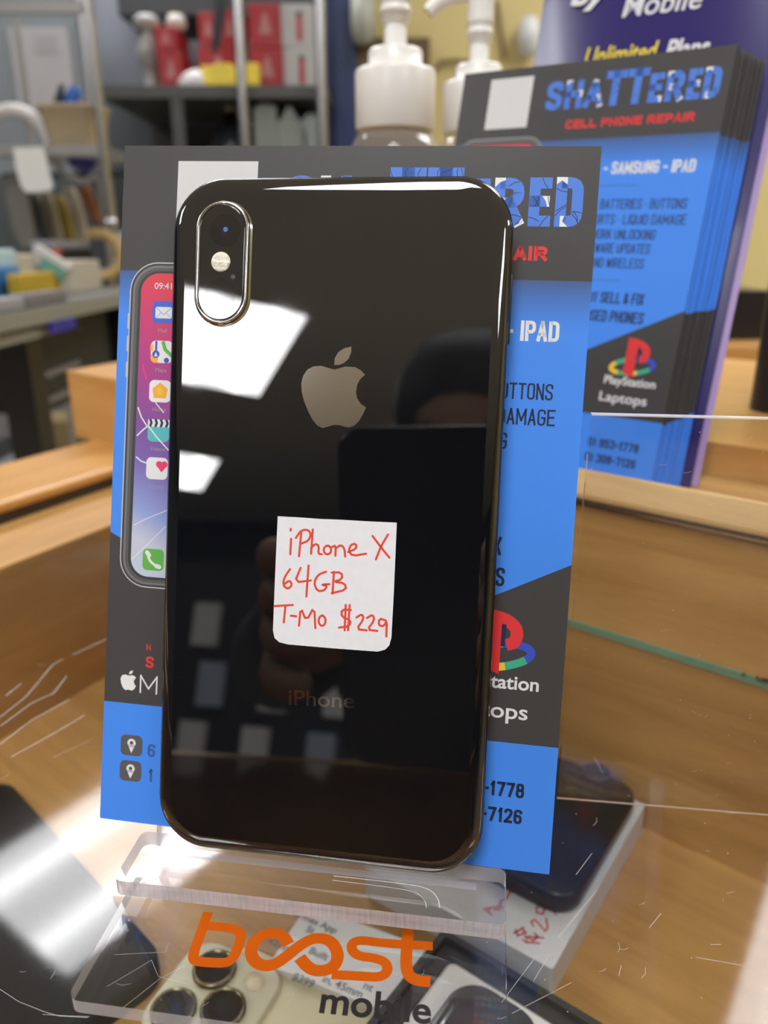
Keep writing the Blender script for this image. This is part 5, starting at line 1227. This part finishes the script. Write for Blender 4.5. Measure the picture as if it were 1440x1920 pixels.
g.chain(chest, [((PX, PY + 75, DZ + 325), 72)])
for sd in (-1, 1): g.chain(chest, [(SH[sd], 74), (EL[sd], 56), (Vector(WR[sd]) * 0.75 + Vector(EL[sd]) * 0.25, 40), (Vector(WR[sd]) * 0.92 + Vector(EL[sd]) * 0.08, 38)])
skin_mesh('hoodie', g.V, g.E, g.R, M_HOOD, person)
g = G(); pel = g.p((PX, PY - 115, -90), 118)
for sd in (-1, 1): g.chain(pel, [((PX + sd * 88, PY - 120, -160), 100), ((PX + sd * 95, PY - 110, -500), 74), ((PX + sd * 100, PY - 140, -870), 58)])
skin_mesh('trousers', g.V, g.E, g.R, M_TROUS, person)
b = MB(); b.lathe([(60, -52), (88, -30), (100, 10), (98, 50), (80, 88), (40, 108), (1, 112)], M_HAIR, (PX, PY + 118, DZ + 500), 24); b.build('hair', person)
b = MB()
for sd in (-1, 1): b.lathe([(1, -8), (7, -6), (9, 0), (7, 6), (1, 8)], mat('eye_dark', (0.02, 0.015, 0.012), 0.2), (PX + sd * 32, PY + 218, DZ + 470), 12)
b.build('eyes', person)
# merchandise rack across the shop, mirrored in the phone back
rk = thing('merchandise_rack', 'black pegboard rack across the shop behind the person, hung with white packs', 'rack', loc=(-1750, -2900, ZF))
b = MB(); b.box((-2450, -2960, ZF), (-900, -2900, 560), M_CHAR); b.build('pegboard', rk)
for r_ in range(3):
    for k in range(5):
        x = -2330 + k * 300 + (r_ % 2) * 60; z = 180 - r_ * 260
        b = MB(); b.box((x, -2898, z), (x + 120, -2860, z + 190), mat('pack_white' if (k + r_) % 3 else 'pack_blue_white', (0.70, 0.71, 0.74) if (k + r_) % 3 else (0.40, 0.48, 0.62), 0.4)); tag(b.build('hanging_pack'), ('upper', 'middle', 'lower')[r_] + ' row pack hung ' + ('first', 'second', 'third', 'fourth', 'fifth')[k] + ' along the black pegboard rack', 'pack', 'packs on the pegboard rack')

b = MB(); b.box((-4600, -7560, ZF + 0.5), (1500, -4300, ZF + 8), mat('added_mat_dark', (0.02, 0.02, 0.022), 0.9, noise=0.3, nscale=30)); tag(b.build('added_dark_mat'), 'large dark mat added out of view on the shop floor to darken the phone back reflection', 'mat')  # added unseen mat, put in to darken the floor mirrored in the phone back
